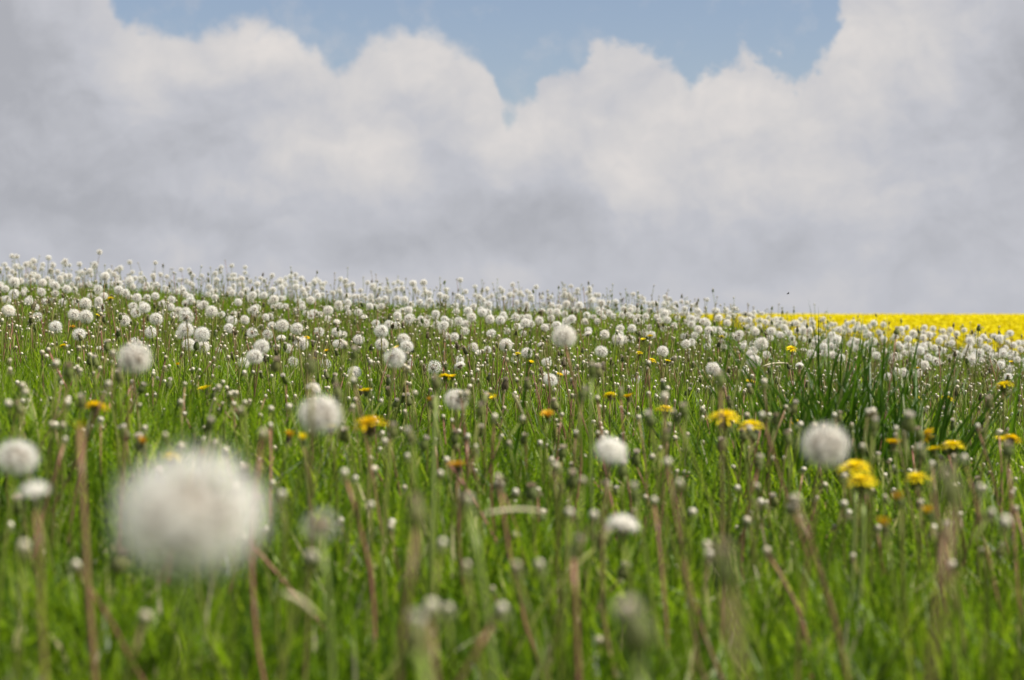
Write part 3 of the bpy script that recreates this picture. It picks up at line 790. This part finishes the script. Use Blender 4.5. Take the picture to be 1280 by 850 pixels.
# yellow flowers: px, py, width px, form, wilted, label (None: described by its neighbours)
for px, py, w, form, wilt, d, lab in (
    (462, 525, 42, 'open', 0, 2.5, 'wide flat yellow dandelion flower seen edge on, right of the big airy clock'),
    (906, 517, 34, 'open', 0, 2.9, 'large domed yellow dandelion flower, the higher of a pair below the crest'),
    (938, 529, 28, 'open', 0, 3.2, 'domed yellow dandelion flower, the lower of a large pair'),
    (1071, 580, 35, 'open', 0, 2.6, 'bright yellow dandelion flower just under the big creamy clock'),
    (1080, 597, 33, 'open', 0, 2.4, 'darker yellow dandelion flower, the lower one stacked under the creamy clock'),
    (1190, 554, 29, 'open', 0, 3.2, 'widest ragged yellow dandelion flower in the grass below the dark tuft'),
    (1168, 561, 17, 'half', 0, 3.1, 'small yellow dandelion flower touching the widest ragged one'),
    (1163, 539, 20, 'open', 0, 3.6, 'yellow dandelion flower turned to face the viewer above the widest ragged one'),
    (1117, 553, 19, 'half', 0, 3.3, 'half-open orange-yellow dandelion flower below the dark grass tuft'),
    (1146, 594, 30, 'open', 0, 2.7, 'thin yellow dandelion flower seen edge on, right of the stacked pair'),
    (1256, 479, 23, 'open', 0, 4.0, 'yellow dandelion flower beside a dark blade, with a white clock right behind it'),
    (1265, 546, 21, 'open', 0, 3.4, 'yellow dandelion flower at the right edge of the frame'),
    (120, 505, 27, 'open', 0, 2.8, 'ragged blurred yellow dandelion flower beside a closed green bud, left side'),
    (215, 568, 22, 'open', 0, 2.6, 'yellow dandelion flower showing just over the top of the largest clock'),
    (256, 485, 16, 'half', 0, 4.6, None), (458, 488, 16, 'half', 0, 4.4, None), (556, 469, 14, 'open', 0, 5.0, 'ragged yellow dandelion flower, higher of two right of the ragged grey clock'),
    (566, 470, 10, 'half', 0, 5.0, None), (538, 501, 10, 'shut', 1, 3.6, None), (571, 581, 21, 'half', 1, 2.5, 'orange wilting dandelion flower in blurred grass below the crisp round clock'),
    (762, 492, 15, 'open', 0, 4.3, None), (787, 495, 14, 'half', 0, 4.3, None), (831, 509, 20, 'open', 0, 3.9, None), (684, 517, 15, 'half', 1, 3.5, None),
    (989, 434, 11, 'open', 0, 7.5, None), (937, 477, 11, 'half', 0, 5.6, None), (902, 420, 6, 'open', 0, 10, None), (1147, 496, 10, 'open', 0, 5.6, None),
    (1183, 496, 14, 'open', 0, 5.2, None), (1102, 502, 8, 'half', 0, 5.6, None), (989, 529, 10, 'half', 0, 4.3, None), (1000, 527, 8, 'half', 0, 4.3, None),
    (799, 440, 9, 'open', 0, 7.2, None), (815, 449, 10, 'open', 0, 6.8, None), (834, 451, 8, 'half', 0, 6.8, None), (804, 424, 6, 'half', 0, 9, None),
    (813, 420, 7, 'half', 0, 9, None), (647, 441, 8, 'open', 0, 7, None), (663, 452, 7, 'half', 0, 6.8, None), (699, 468, 6, 'half', 0, 6, None),
    (496, 434, 8, 'half', 0, 7, None), (138, 372, 9, 'open', 0, 9.5, 'small yellow dandelion flower among white clocks just under the upper slope'), (122, 394, 6, 'half', 0, 8, None),
    (91, 408, 5, 'half', 1, 7.5, None), (79, 431, 10, 'open', 0, 6.4, None), (383, 421, 7, 'open', 0, 7.5, None), (408, 438, 5, 'half', 0, 7, None),
    (394, 448, 6, 'half', 0, 6.6, None), (223, 456, 7, 'shut', 1, 6, None), (1264, 452, 4, 'half', 0, 9, None), (1146, 460, 4, 'half', 0, 8.5, None),
    (1125, 623, 14, 'shut', 1, 2.2, None), (1105, 656, 12, 'shut', 1, 2.0, None), (178, 553, 11, 'shut', 1, 2.6, None), (413, 534, 11, 'half', 0, 2.9, None), (380, 548, 11, 'shut', 0, 2.7, None),
    (362, 545, 10, 'shut', 1, 2.7, None), (1162, 640, 10, 'shut', 1, 2.3, None), (610, 493, 9, 'half', 0, 4.5, None), (618, 496, 7, 'half', 0, 4.5, None), (1250, 548, 12, 'half', 0, 3.8, None)):
    d, p = settle(px, py, d, .24, .75, 1.3)
    W_ = min(.042, max(.019, 1.22 * w * d / FPX))
    tl = (.95, .3) if (px, py) == (1163, 539) else (rnd.gauss(.0, .09), rnd.gauss(0, .12)) if w > 18 else (rnd.gauss(.12, .15), rnd.gauss(0, .18))
    o = add_flower(p, W_, form, bool(wilt), tl, STEM_PALE[0] if w > 28 and rnd.random() < .4 else None)
    if lab:
        tag(o, lab, 'dandelion flower', G_FLOWER)
    else:
        size = 'small' if w > 9 else 'tiny'
        PLANTS.append((o, 'dandelion flower', px, py, f"{size} {'orange wilting' if wilt else 'yellow'} dandelion flower", G_FLOWER))

# closed heads that stand out: px, py, width px, distance, stem, foot offset, stem width, label
for px, py, w, d, stem, off, sr, lab in (
    (86, 464, 11, 2.6, None, None, 1, None), (101, 502, 10, 2.5, None, None, 1, None), (389, 455, 12, 1.9, None, (.01, .01), 1, 'dark green blurred dandelion bud rising above the big airy clock'),
    (546, 478, 9, 2.6, STEM_PALE[1], None, .9, None), (739, 462, 10, 2.7, STEM_PALE[0], (-.02, .01), .8, 'closed dandelion head with a cream tip on a pale stem, below the lone midfield clock'),
    (728, 491, 9, 2.6, None, None, 1, None), (901, 474, 11, 2.3, None, None, 1, 'blurred dark green dandelion bud left of the dark grass tuft'), (1092, 532, 11, 2.5, None, (-.01, .0), 1, 'brownish closed dandelion head between the creamy clock and the ragged yellow flowers'),
    (1190, 608, 27, 1.05, STEM_RED[1], (-.028, .02), .95, 'swollen green blurred dandelion bud on a long curved red stem, lower right'),
    (521, 638, 21, 1.30, STEM_RED[2], (-.012, .01), 1.0, 'blurred greenish dandelion bud with a pink stem left of the thick pale stem'),
    (800, 785, 36, .92, STEM_PALE[1], (.004, .01), 1.1, 'fat pale green blurred dandelion bud close to the bottom edge, centre'),
    (905, 708, 30, .90, None, (-.01, .01), 1.1, 'dark olive blurred dandelion bud low in the grass below the large yellow pair'),
    (515, 544, 11, 2.2, None, None, 1, None), (490, 538, 9, 2.4, None, None, 1, None), (600, 512, 8, 2.6, None, None, 1, None), (1236, 503, 9, 2.8, None, None, 1, None), (1260, 563, 10, 2.3, STEM_RED[0], (-.02, 0), .7, None),
    (985, 548, 9, 2.5, None, None, 1, None), (970, 524, 7, 2.9, None, None, 1, None), (855, 513, 9, 2.6, None, None, 1, None), (845, 521, 8, 2.6, None, None, 1, None), (812, 524, 11, 2.4, None, None, 1, None), (716, 682, 12, 1.7, STEM_RED[0], (.0, .01), .9, None),
    (660, 480, 8, 3.2, None, None, 1, None), (1152, 566, 11, 2.2, None, None, 1, None), (520, 790, 26, 1.0, STEM_PALE[0], None, .8, None), (262, 530, 9, 2.4, None, None, 1, None), (150, 470, 8, 2.7, None, None, 1, None), (25, 510, 8, 2.5, None, None, 1, None),
    (1121, 414, 4, 4.2, None, None, .8, None), (1223, 410, 3, 5.2, None, None, .8, 'tiny brown bud on a thin dark stalk standing against the yellow rapeseed')):
    p = at(px, py, d)
    o = add_bud(p, min(1.6, max(.6, w * d / FPX / .0145)), stem, off, sr)
    if lab:
        tag(o, lab, 'closed dandelion', G_BUD)
    else:
        PLANTS.append((o, 'closed dandelion', px, py, 'blurred closed dandelion head' if d < 2 else 'closed dandelion head', G_BUD))

# bald stalks that stand out
for px, py, w, d, stem, off, sr, lab in (
    (585, 623, 12, 1.55, STEM_PALE[1], (.004, .012), 1.25, 'bald cream dandelion head on a thick pale green stem left of the fallen straw'),
    (539, 757, 17, 1.30, STEM_RED[0], (.0, .01), 1.0, 'bald cream dandelion head on a brown stem close to the bottom edge'),
    (29, 682, 14, 1.5, None, None, 1, None), (181, 770, 12, 1.5, None, None, 1, None), (553, 678, 10, 1.7, None, None, 1, None), (1205, 572, 8, 2.4, None, None, 1, None), (1225, 609, 9, 2.0, None, None, 1, None),
    (1257, 651, 12, 1.7, None, None, 1, None), (627, 760, 13, 1.5, None, None, 1, None), (694, 581, 8, 2.3, None, None, 1, None), (728, 600, 8, 2.1, None, None, 1, None), (834, 577, 9, 2.1, STEM_RED[1], None, .8, None),
    (849, 603, 9, 2.0, None, None, 1, None), (1240, 640, 9, 2.0, None, None, 1, None), (352, 617, 9, 1.9, None, None, 1, None), (430, 590, 9, 2.2, STEM_RED[1], (-.02, .0), .8, None), (645, 707, 11, 1.6, None, None, 1, None),
    (674, 705, 10, 1.7, None, None, 1, None), (560, 760, 11, 1.5, None, None, 1, None), (583, 706, 10, 1.7, None, None, 1, None), (712, 640, 8, 1.9, None, None, 1, None), (742, 643, 9, 1.9, None, None, 1, None), (10, 504, 9, 2.5, None, None, 1, None),
    (64, 530, 7, 2.6, None, None, 1, None), (78, 531, 7, 2.6, None, None, 1, None), (1120, 535, 6, 3.0, None, None, 1, None), (1222, 532, 6, 3.1, None, None, 1, None), (1078, 557, 7, 2.7, None, None, 1, None), (1018, 531, 7, 3.0, None, None, 1, None)):
    p = at(px, py, d)
    o = add_bald(p, min(1.5, max(.7, w * d / FPX / .0080)), stem, off, sr)
    if lab:
        tag(o, lab, 'bald dandelion', G_BALD)
    else:
        PLANTS.append((o, 'bald dandelion', px, py, 'bald cream dandelion stalk', G_BALD))

# the rest of the bald and closed heads, nearest ones as plants of their own
nb = 0
x_, y_ = scatter(1150, 1.35, 6.9, .0, 1.0)
order = np.argsort(y_)
for i in order:
    x, y = float(x_[i]), float(y_[i])
    if y < 2.5 and rnd.random() < (.8 if y < 1.9 else .6):
        continue
    z = float(height(x, y)) + min(.34, max(.10, rnd.gauss(.21, .05)))
    px, py = to_px((x, y, z))
    if not (3 < px < 1277 and 430 < py < 850):
        continue
    bud = rnd.random() < .17
    if bud:
        o = add_bud(Vector((x, y, z)), rnd.uniform(.6, 1.0))
        PLANTS.append((o, 'closed dandelion', px, py, 'small closed dandelion head', G_BUD))
    else:
        o = add_bald(Vector((x, y, z)), rnd.uniform(.65, 1.0), STEM_RED[rnd.randrange(3)] if rnd.random() < .22 else None, None, .85)
        PLANTS.append((o, 'bald dandelion', px, py, 'small bald dandelion stalk', G_BALD))
    nb += 1
    if nb >= 380:
        Y_SPLIT = y
        break
else:
    Y_SPLIT = 6.0
print('individual bald/closed', nb, 'up to', Y_SPLIT)


# labels from the neighbours: which way it lies from the nearest landmark, then its rank among those that would read alike
def where(px, py):
    lx, ly, nm = min(LAND, key=lambda l: ((l[0] - px) ** 2 + (1.6 * (l[1] - py)) ** 2) + (1e6 if abs(l[0] - px) + abs(l[1] - py) < 4 else 0))
    dx, dy = px - lx, ly - py
    a = math.degrees(math.atan2(dy, dx)) % 360
    w = ['right of', 'above right of', 'above', 'above left of', 'left of', 'below left of', 'below', 'below right of'][int((a + 22.5) // 45) % 8]
    return ('close ' if math.hypot(dx, dy) < 38 else '') + w + ' ' + nm


groups = {}
for P in PLANTS:
    o, cat, px, py, desc, g = P
    groups.setdefault(f'{desc} {where(px, py)}', []).append(P)
for lab, L_ in groups.items():
    L_.sort(key=lambda P: P[2])
    for i, P in enumerate(L_):
        s = lab
        if len(L_) == 2:
            s += (', left one', ', right one')[i]
        elif len(L_) > 2:
            s += f", {ORD[i] if i < 12 else 'last'} from left"
        if len(s.split()) > 16:
            s = s.replace('small ', '', 1).replace('cream ', '', 1).replace('medium ', '', 1)
        if len(s.split()) > 16:
            s = s.replace('dandelion ', '', 1)
        tag(P[0], s, P[1], P[5])

# ------------------------------------------------------------------ single blades, tufts, straws
def blade_mesh(name, pts, w, material, fold=.25):
    """one long leaf: a tapering folded strip through pts"""
    B = MB(); pts = [Vector(p) for p in pts]; n = len(pts)
    Lr, Mr, Rr = [], [], []
    for k, p in enumerate(pts):
        d = (pts[min(k + 1, n - 1)] - pts[max(k - 1, 0)]).normalized()
        s = d.cross(Vector((.15, 1, .05))).normalized(); nrm = s.cross(d)
        q = w * .5 * (1 - (k / (n - 1)) ** 3.5) * (.75 + .25 * min(1, 4 * k / (n - 1)))
        Lr.append(p - s * q + nrm * q * fold); Mr.append(p - nrm * q * fold); Rr.append(p + s * q + nrm * q * fold)
    B.strip(Lr, Mr); B.strip(Mr, Rr)
    return B


def curve_pts(a, b, sag, n=9):
    a, b = Vector(a), Vector(b)
    return [a.lerp(b, k / (n - 1)) + Vector(sag) * math.sin(math.pi * k / (n - 1)) for k in range(n)]


for (tx, ty), (bx, by), d, w, sag, lab in (
    ((667, 395), (650, 500), 3.8, .0072, (.006, 0, 0), 'lone broad dark grass blade rising in front of the clocks, mid meadow'),
    ((921, 384), (903, 490), 4.2, .0075, (-.006, 0, 0), 'thin dark grass blade standing over clocks near the edge of the rapeseed'),
    ((1280, 432), (1266, 520), 3.8, .0100, (.004, 0, 0), 'broad dark grass blade at the right edge beside a yellow flower'),
    ((1154, 399), (1127, 500), 4.4, .0085, (.006, 0, 0), 'long dark grass blade leaning right above the tuft'),
    ((1023, 381), (1021, 480), 5.0, .0065, (.004, 0, 0), 'thin upright grass blade crossing the yellow rapeseed strip'),
    ((1054, 402), (1052, 490), 5.0, .0065, (-.005, 0, 0), 'short upright grass blade tipped over the clocks left of the long leaning blade'),
    ((860, 440), (846, 520), 3.6, .0055, (-.004, 0, 0), 'pale green blurred grass blade left of the large yellow flower pair'),
    ((715, 435), (722, 540), 2.6, .0050, (.006, 0, 0), 'faint blurred grass blade under the lone midfield clock'),
    ((800, 450), (812, 540), 3.4, .0050, (.004, 0, 0), 'dark grass blade behind the small yellow flower cluster')):
    top = at(tx, ty, d); b0 = at(bx, by, d + .05)
    dirn = (b0 - top); k = 1.0
    p = b0.copy()
    for _ in range(60):
        if p.z <= float(height(p.x, p.y)): break
        p = p + dirn.normalized() * .01
    o = link('grass_shoot', blade_mesh('grass_shoot', curve_pts(p, top, sag), w, None).mesh('grass_shoot', M_GRASS_DARK))
    tag(o, lab, 'grass blade', 'tall single grass blades')

for px, d, n, spread, hmax, lab in (
    (1050, 4.2, 190, .14, .50, 'tall dark green grass tuft rising behind the big creamy clock'),
    (1150, 4.3, 100, .12, .43, 'lower dark green grass tuft with white clocks hidden behind it'),
    (875, 4.3, 46, .11, .29, 'bluish green grass tuft left of the large yellow flower pair'),
    (50, 3.6, 50, .13, .25, 'bright upright grass tuft at the left edge of the meadow'),
    (470, 5.2, 40, .10, .26, 'narrow grass tuft beside the ragged grey clock'),
    (232, 3.8, 34, .10, .25, 'loose grass tuft with a bent pale blade behind the largest clock')):
    B = MB(); KT = []; r = random.Random(int(px))
    c = at(px, 391, d); cz = float(height(c.x, c.y))
    for i in range(n):
        bx, by = r.gauss(0, spread * .55), r.gauss(0, spread * .45)
        h = hmax * r.uniform(.5, 1.0); a = r.random() * 6.28; ln = h * r.uniform(.05, .5)
        z0 = float(height(c.x + bx, c.y + by)) - cz - .01
        P = [Vector((bx + math.cos(a) * ln * t_ ** 2, by + math.sin(a) * ln * t_ ** 2, z0 + h * (t_ - .28 * (ln / h) * t_ ** 2))) for t_ in np.linspace(0, 1, 7)]
        bm_ = blade_mesh('b', P, r.uniform(.0040, .0090), None)
        KT.append(np.full(len(bm_.V), r.random()))
        off = len(B.V); B.V += bm_.V; B.T += [tuple(q + off for q in t_) for t_ in bm_.T]; B.M += bm_.M
    V_, T_, _ = B.arr()
    o = link('grass_tuft', make_mesh('grass_tuft', V_, T_, M_GRASS_DARK, tint=np.concatenate(KT) * .97)); o.location = (c.x, c.y, cz)
    tag(o, lab, 'grass tuft', 'tall grass tufts')

for a, b, d, r0, lab in (
    ((604, 643), (682, 640), 1.95, .0014, 'pale fallen straw lying level across the grass, centre'),
    ((355, 742), (398, 773), 1.45, .0021, 'short broken pale straw stub, right of the largest clock, low in the grass'),
    ((953, 458), (984, 454), 5.2, .0022, 'thin pale straw lying across the top of the dark grass tuft'),
    ((641, 492), (656, 524), 3.8, .0022, 'pale straw leaning in the grass at the foot of the lone dark blade'),
    ((1130, 540), (1131, 565), 3.0, .0022, 'upright whitish straw beside the half-open orange flower')):
    P, Q = at(*a, d), at(*b, d + .03)
    B = MB(); c = (P + Q) / 2
    B.tube([p - c for p in curve_pts(P, Q, (0, 0, .05 * (P - Q).length), 7)], [r0 * .5, r0 * .9, r0, r0, r0 * .9, r0 * .75, r0 * .35], 7)
    o = link('dry_straw', B.mesh('dry_straw', M_STRAW, True)); o.location = c
    tag(o, lab, 'straw', 'dry straws in the grass')

# headless red stalk, broken off, with a few yellow petals left at its top
p = at(100, 533, 1.75)
root, L = root_at('headless_stem', foot(p, off=(-.022, .01)), p)
tag(root, 'thick headless red dandelion stem with a yellow shred at its top, left side', 'dandelion stem')
child('stem', STEM_RED[0], root, (0, 0, 0), (1.15, 1.15, L))
B = MB()
for i in range(5):
    a = i * 1.3; s = Vector((-math.sin(a), math.cos(a), 0)) * .0012; o_ = Vector((math.cos(a), math.sin(a), .6)).normalized()
    B.strip([Vector((0, 0, -.001)) - s, o_ * .007 - s], [Vector((0, 0, -.001)) + s, o_ * .007 + s])
child('petal_shred', B.mesh('petal_shred', M_PETAL), root, (0, 0, L))

# one insect in the air over the rapeseed edge
p = at(985, 367, 9.0)
B = MB(); B.lathe([(.0003, -.0055), (.0018, -.004), (.0022, -.001), (.0014, .0012), (.0020, .003), (.0012, .005), (.0002, .0056)], 10)
ins = bpy.data.objects.new('flying_insect', None); COL.objects.link(ins); ins.location = p; ins.empty_display_size = .01
tag(ins, 'tiny dark insect flying in the grey sky just above the yellow rapeseed strip', 'insect')
bo = link('body', B.mesh('body', M_BIRD, True), ins); bo.rotation_euler = (0, R(80), 0)
for s in (-1, 1):
    W_ = MB(); W_.strip([(0, 0, .001), (.001, s * .003, .004), (.0, s * .006, .006)], [(.002, 0, .001), (.004, s * .003, .004), (.002, s * .0065, .006)])
    link('wing', W_.mesh('wing', M_BIRD), ins)

# ------------------------------------------------------------------ what nobody could count
# the turf
def grass(n, y0, y1, margin, h0, h1, w0, w1, power=1.0, dry=.0):
    x, y = scatter(n, y0, y1, margin, power)
    k = len(x)
    z = height(x, y) - .01
    az = rng.random(k) * 2 * np.pi
    patch = .5 + .5 * np.sin(x * 3.1 + 1.3 * np.sin(y * 2.3)) * np.cos(y * 2.7 + 1.1 * np.sin(x * 1.9))
    h = (h0 + (h1 - h0) * rng.random(k) ** 1.3) * (.75 + .45 * patch)
    w = (w0 + (w1 - w0) * rng.random(k)) * .5
    bend = h * (.08 + 1.05 * rng.random(k) ** 1.2)
    fa = az + np.pi / 2 + rng.normal(0, .5, k)
    ts = np.array([0, .38, .72, 1.0]); prof = np.array([.8, 1.0, .72, 0])
    V = np.zeros((k, 7, 3))
    tw = rng.normal(0, .5, k)
    for j, tt in enumerate(ts):
        cx = x + np.cos(az) * bend * tt ** 2; cy = y + np.sin(az) * bend * tt ** 2
        cz = z + h * tt - .30 * (bend ** 2 / h) * tt ** 2
        ex, ey = np.cos(fa + tw * tt) * w * prof[j], np.sin(fa + tw * tt) * w * prof[j]
        if j < 3:
            V[:, 2 * j] = np.stack([cx - ex, cy - ey, cz], -1); V[:, 2 * j + 1] = np.stack([cx + ex, cy + ey, cz], -1)
        else:
            V[:, 6] = np.stack([cx, cy, cz], -1)
    T0 = np.array([[0, 1, 3], [0, 3, 2], [2, 3, 5], [2, 5, 4], [4, 5, 6]])
    T = (T0[None] + (np.arange(k) * 7)[:, None, None]).reshape(-1, 3)
    tint = np.clip(.36 + .30 * (patch - .5) + rng.normal(0, .27, k), 0, .93)
    d = rng.random(k) < dry
    tint[d] = .93 + .07 * rng.random(d.sum())
    return V.reshape(-1, 3), T, np.repeat(tint, 7)


parts = [grass(50000, .95, 2.1, .7, .045, .12, .0028, .0070, .9, .03),
         grass(70000, 2.0, 3.2, .7, .06, .18, .0028, .0075, 1.0, .03),
         grass(3500, .95, 5.0, .7, .05, .13, .010, .022, .9, .0),
         grass(120000, 3.0, 7.0, .9, .09, .24, .0028, .0065, .9, .02),
         grass(120000, 6.8, 18.5, 1.2, .07, .17, .0036, .0075, 1.0, .025),
         grass(14000, -1.2, 1.0, 1.3, .05, .11, .003, .006, 1.0, .02)]
n0 = 0; Vs, Ts, Ks = [], [], []
for V, T, K in parts:
    Vs.append(V); Ts.append(T + n0); Ks.append(K); n0 += len(V)
tag(link('grass', make_mesh('grass', np.concatenate(Vs), np.concatenate(Ts), M_GRASS, tint=np.concatenate(Ks))),
    'fresh green meadow grass filling the ground between the dandelions', 'grass', kind='stuff')


def reduced_stem(bow, seed):
    return stem_proto(bow, seed, 4, 0.0018, .0014, 5).arr()


STEM_LO = [reduced_stem(b, 130 + i) for i, b in enumerate((.0, .012, .022, .03))]


def mass(n_list):
    """n_list of (x, y, z_top) -> foot, az, lean, L"""
    P = np.asarray(n_list, float); k = len(P)
    off = rng.normal(0, .03, (k, 2))
    fx, fy = P[:, 0] - off[:, 0], P[:, 1] - off[:, 1]
    fz = height(fx, fy) - .008
    dx, dy, dz = P[:, 0] - fx, P[:, 1] - fy, P[:, 2] - fz
    L = np.sqrt(dx**2 + dy**2 + dz**2); az = np.arctan2(dy, dx); lean = np.arctan2(np.hypot(dx, dy), dz)
    return P, np.stack([fx, fy, fz], -1), az, lean, L


def add_mass(bulk, pts, heads, scale, head_tilt=.2):
    """stems and heads; heads = list of lists of (proto, material offset)"""
    P, F, az, lean, L = mass(pts); k = len(P)
    var = rng.integers(0, 4, k); tint = rng.random(k)
    for v in range(4):
        q = var == v
        bulk.add(STEM_LO[v], rot44(F[q], az[q], lean[q], rng.random(q.sum()) * 6.28, np.stack([np.ones(q.sum()), np.ones(q.sum()), L[q]], -1)), tint[q])
    hv = rng.integers(0, len(heads), k)
    for v, hd in enumerate(heads):
        q = hv == v
        Mx = rot44(P[q], rng.random(q.sum()) * 6.28, np.abs(rng.normal(0, head_tilt, q.sum())), rng.random(q.sum()) * 6.28, scale[q][:, None])
        for (V, T, M), mo in hd:
            bulk.add((V, T, M * 0 + mo), Mx, tint[q])


# massed clocks: along the crest, beyond it, and to both sides of the picture
pts = [tuple(p) for p, _ in FAR]; sc = [D / .034 for _, D in FAR]
def in_view(x, y, z, m=0):
    px, py = to_px((x, y, z)); return -m < px < 1280 + m
x, y = scatter(860, 11.0, 17.0, 1.5)
for a, b in zip(x, y):
    g = float(height(a, b))
    pts.append((a, b, g + (rnd.gauss(.225, .033) if a < .6 else rnd.gauss(.20, .022)))); sc.append(rnd.uniform(.92, 1.15))
x, y = scatter(420, 3.5, 11.2, 1.6)
for a, b in zip(x, y):
    z = float(height(a, b)) + rnd.gauss(.28, .035)
    if b > 9.0 or not in_view(a, b, z, 25):
        pts.append((a, b, z)); sc.append(rnd.uniform(1.0, 1.2))
bulk = Bulk()
add_mass(bulk, pts, [[(c[2], 1), (c[3], 2), (BRACT[0].arr(), 3)] for c in CLOCK['far']], np.array(sc))
tag(bulk.build('distant_clocks', [M_STEM, M_FLUFF, M_SEED, M_BRACT]), 'dense band of small white dandelion clocks massed along the crest', 'dandelion clocks', kind='stuff')

# massed bald stalks and closed heads
pts, sc = [], []
for n, a0, a1, mg in ((2300, 1.4, 7.2, 1.0), (3800, 7.0, 12.5, 1.2), (1300, 12.3, 17.5, 1.2)):
    x, y = scatter(n, a0, a1, mg)
    for a, b in zip(x, y):
        z = float(height(a, b)) + min(.36, max(.09, rnd.gauss(.21, .05)))
        if b > Y_SPLIT or not in_view(a, b, z, 12):
            pts.append((a, b, z)); sc.append(rnd.uniform(.7, 1.05))
bulk = Bulk()
br = [bract_ring(7, .013, .0034, -1, seed=140 + i).arr() for i in range(2)]
hd = [[(BALD[i].arr(), 1), (br[i % 2], 2)] for i in (0, 1, 2, 3, 0, 1)] + [[(BUD[0][0].arr(), 2), (BUD[0][1].arr(), 3)]]
add_mass(bulk, pts, hd, np.array(sc), .3)
tag(bulk.build('spent_stalks', [M_STEM, M_RECEPT, M_BRACT, M_TUFT]), 'countless bald cream tipped dandelion stalks between the clocks', 'dandelion stalks', kind='stuff')

# the rapeseed field beyond the crest
def rape_proto(seed, clusters, blooms, size):
    r = random.Random(seed); B = MB()
    B.tube([(0, 0, 0), (0, 0, 1.0)], .008, 3, 1, False)
    for c in range(clusters):
        a = r.random() * 6.28; q = r.uniform(.0, .16); o = Vector((q * math.cos(a), q * math.sin(a), r.uniform(.80, 1.04)))
        for i in range(blooms):
            n = Vector((r.gauss(0, 1), r.gauss(0, 1), r.gauss(0, 1))).normalized()
            p = o + n * size * r.uniform(.4, 1); u = n.cross(Vector((.3, .5, .8))).normalized() * size * .55; v = n.cross(u).normalized() * size * .55
            B.strip([p - u - v, p + u - v], [p - u + v, p + u + v], 0)
    return B.arr()


bulk = Bulk()
gy = np.concatenate([np.arange(37, 60, .25), np.arange(60, 120, .8), np.arange(120, 301, 3)]); gx = np.linspace(-1, 1, 420)
GX, GY = np.meshgrid(gx, gy); GX = GX * (.24 * GY + 14)
GZ = height(GX, GY) + 0.86 + .04 * rng.normal(0, 1, GX.shape)          # the closed canopy below the topmost blooms
ii = np.arange(GX.size).reshape(GX.shape)
qq = np.stack([ii[:-1, :-1], ii[:-1, 1:], ii[1:, 1:], ii[1:, :-1]], -1).reshape(-1, 4)
tt = np.concatenate([qq[:, [0, 1, 2]], qq[:, [0, 2, 3]]])
bulk.add((np.stack([GX, GY, GZ], -1).reshape(-1, 3), tt, np.zeros(len(tt), np.int32)), np.eye(4)[None], np.array([.3]))
for n, y0, y1, cl, bl, size, mg in ((22000, 37, 62, 8, 9, .055, 8), (26000, 60, 120, 6, 6, .085, 12), (20000, 118, 300, 6, 4, .15, 20)):
    for v in range(3):
        x, y = scatter(n // 3, y0, y1, mg)
        k = len(x)
        bulk.add(rape_proto(150 + v, cl, bl, size), rot44(np.stack([x, y, height(x, y)], -1), rng.random(k) * 6.28, np.abs(rng.normal(0, .05, k)), rng.random(k) * 6.28, 1.0 + .04 * rng.normal(0, 1, k)), rng.random(k))
tag(bulk.build('rapeseed_field', [M_RAPE, M_RAPE_STEM]), 'bright yellow rapeseed field in bloom beyond the crest', 'rapeseed', kind='stuff')
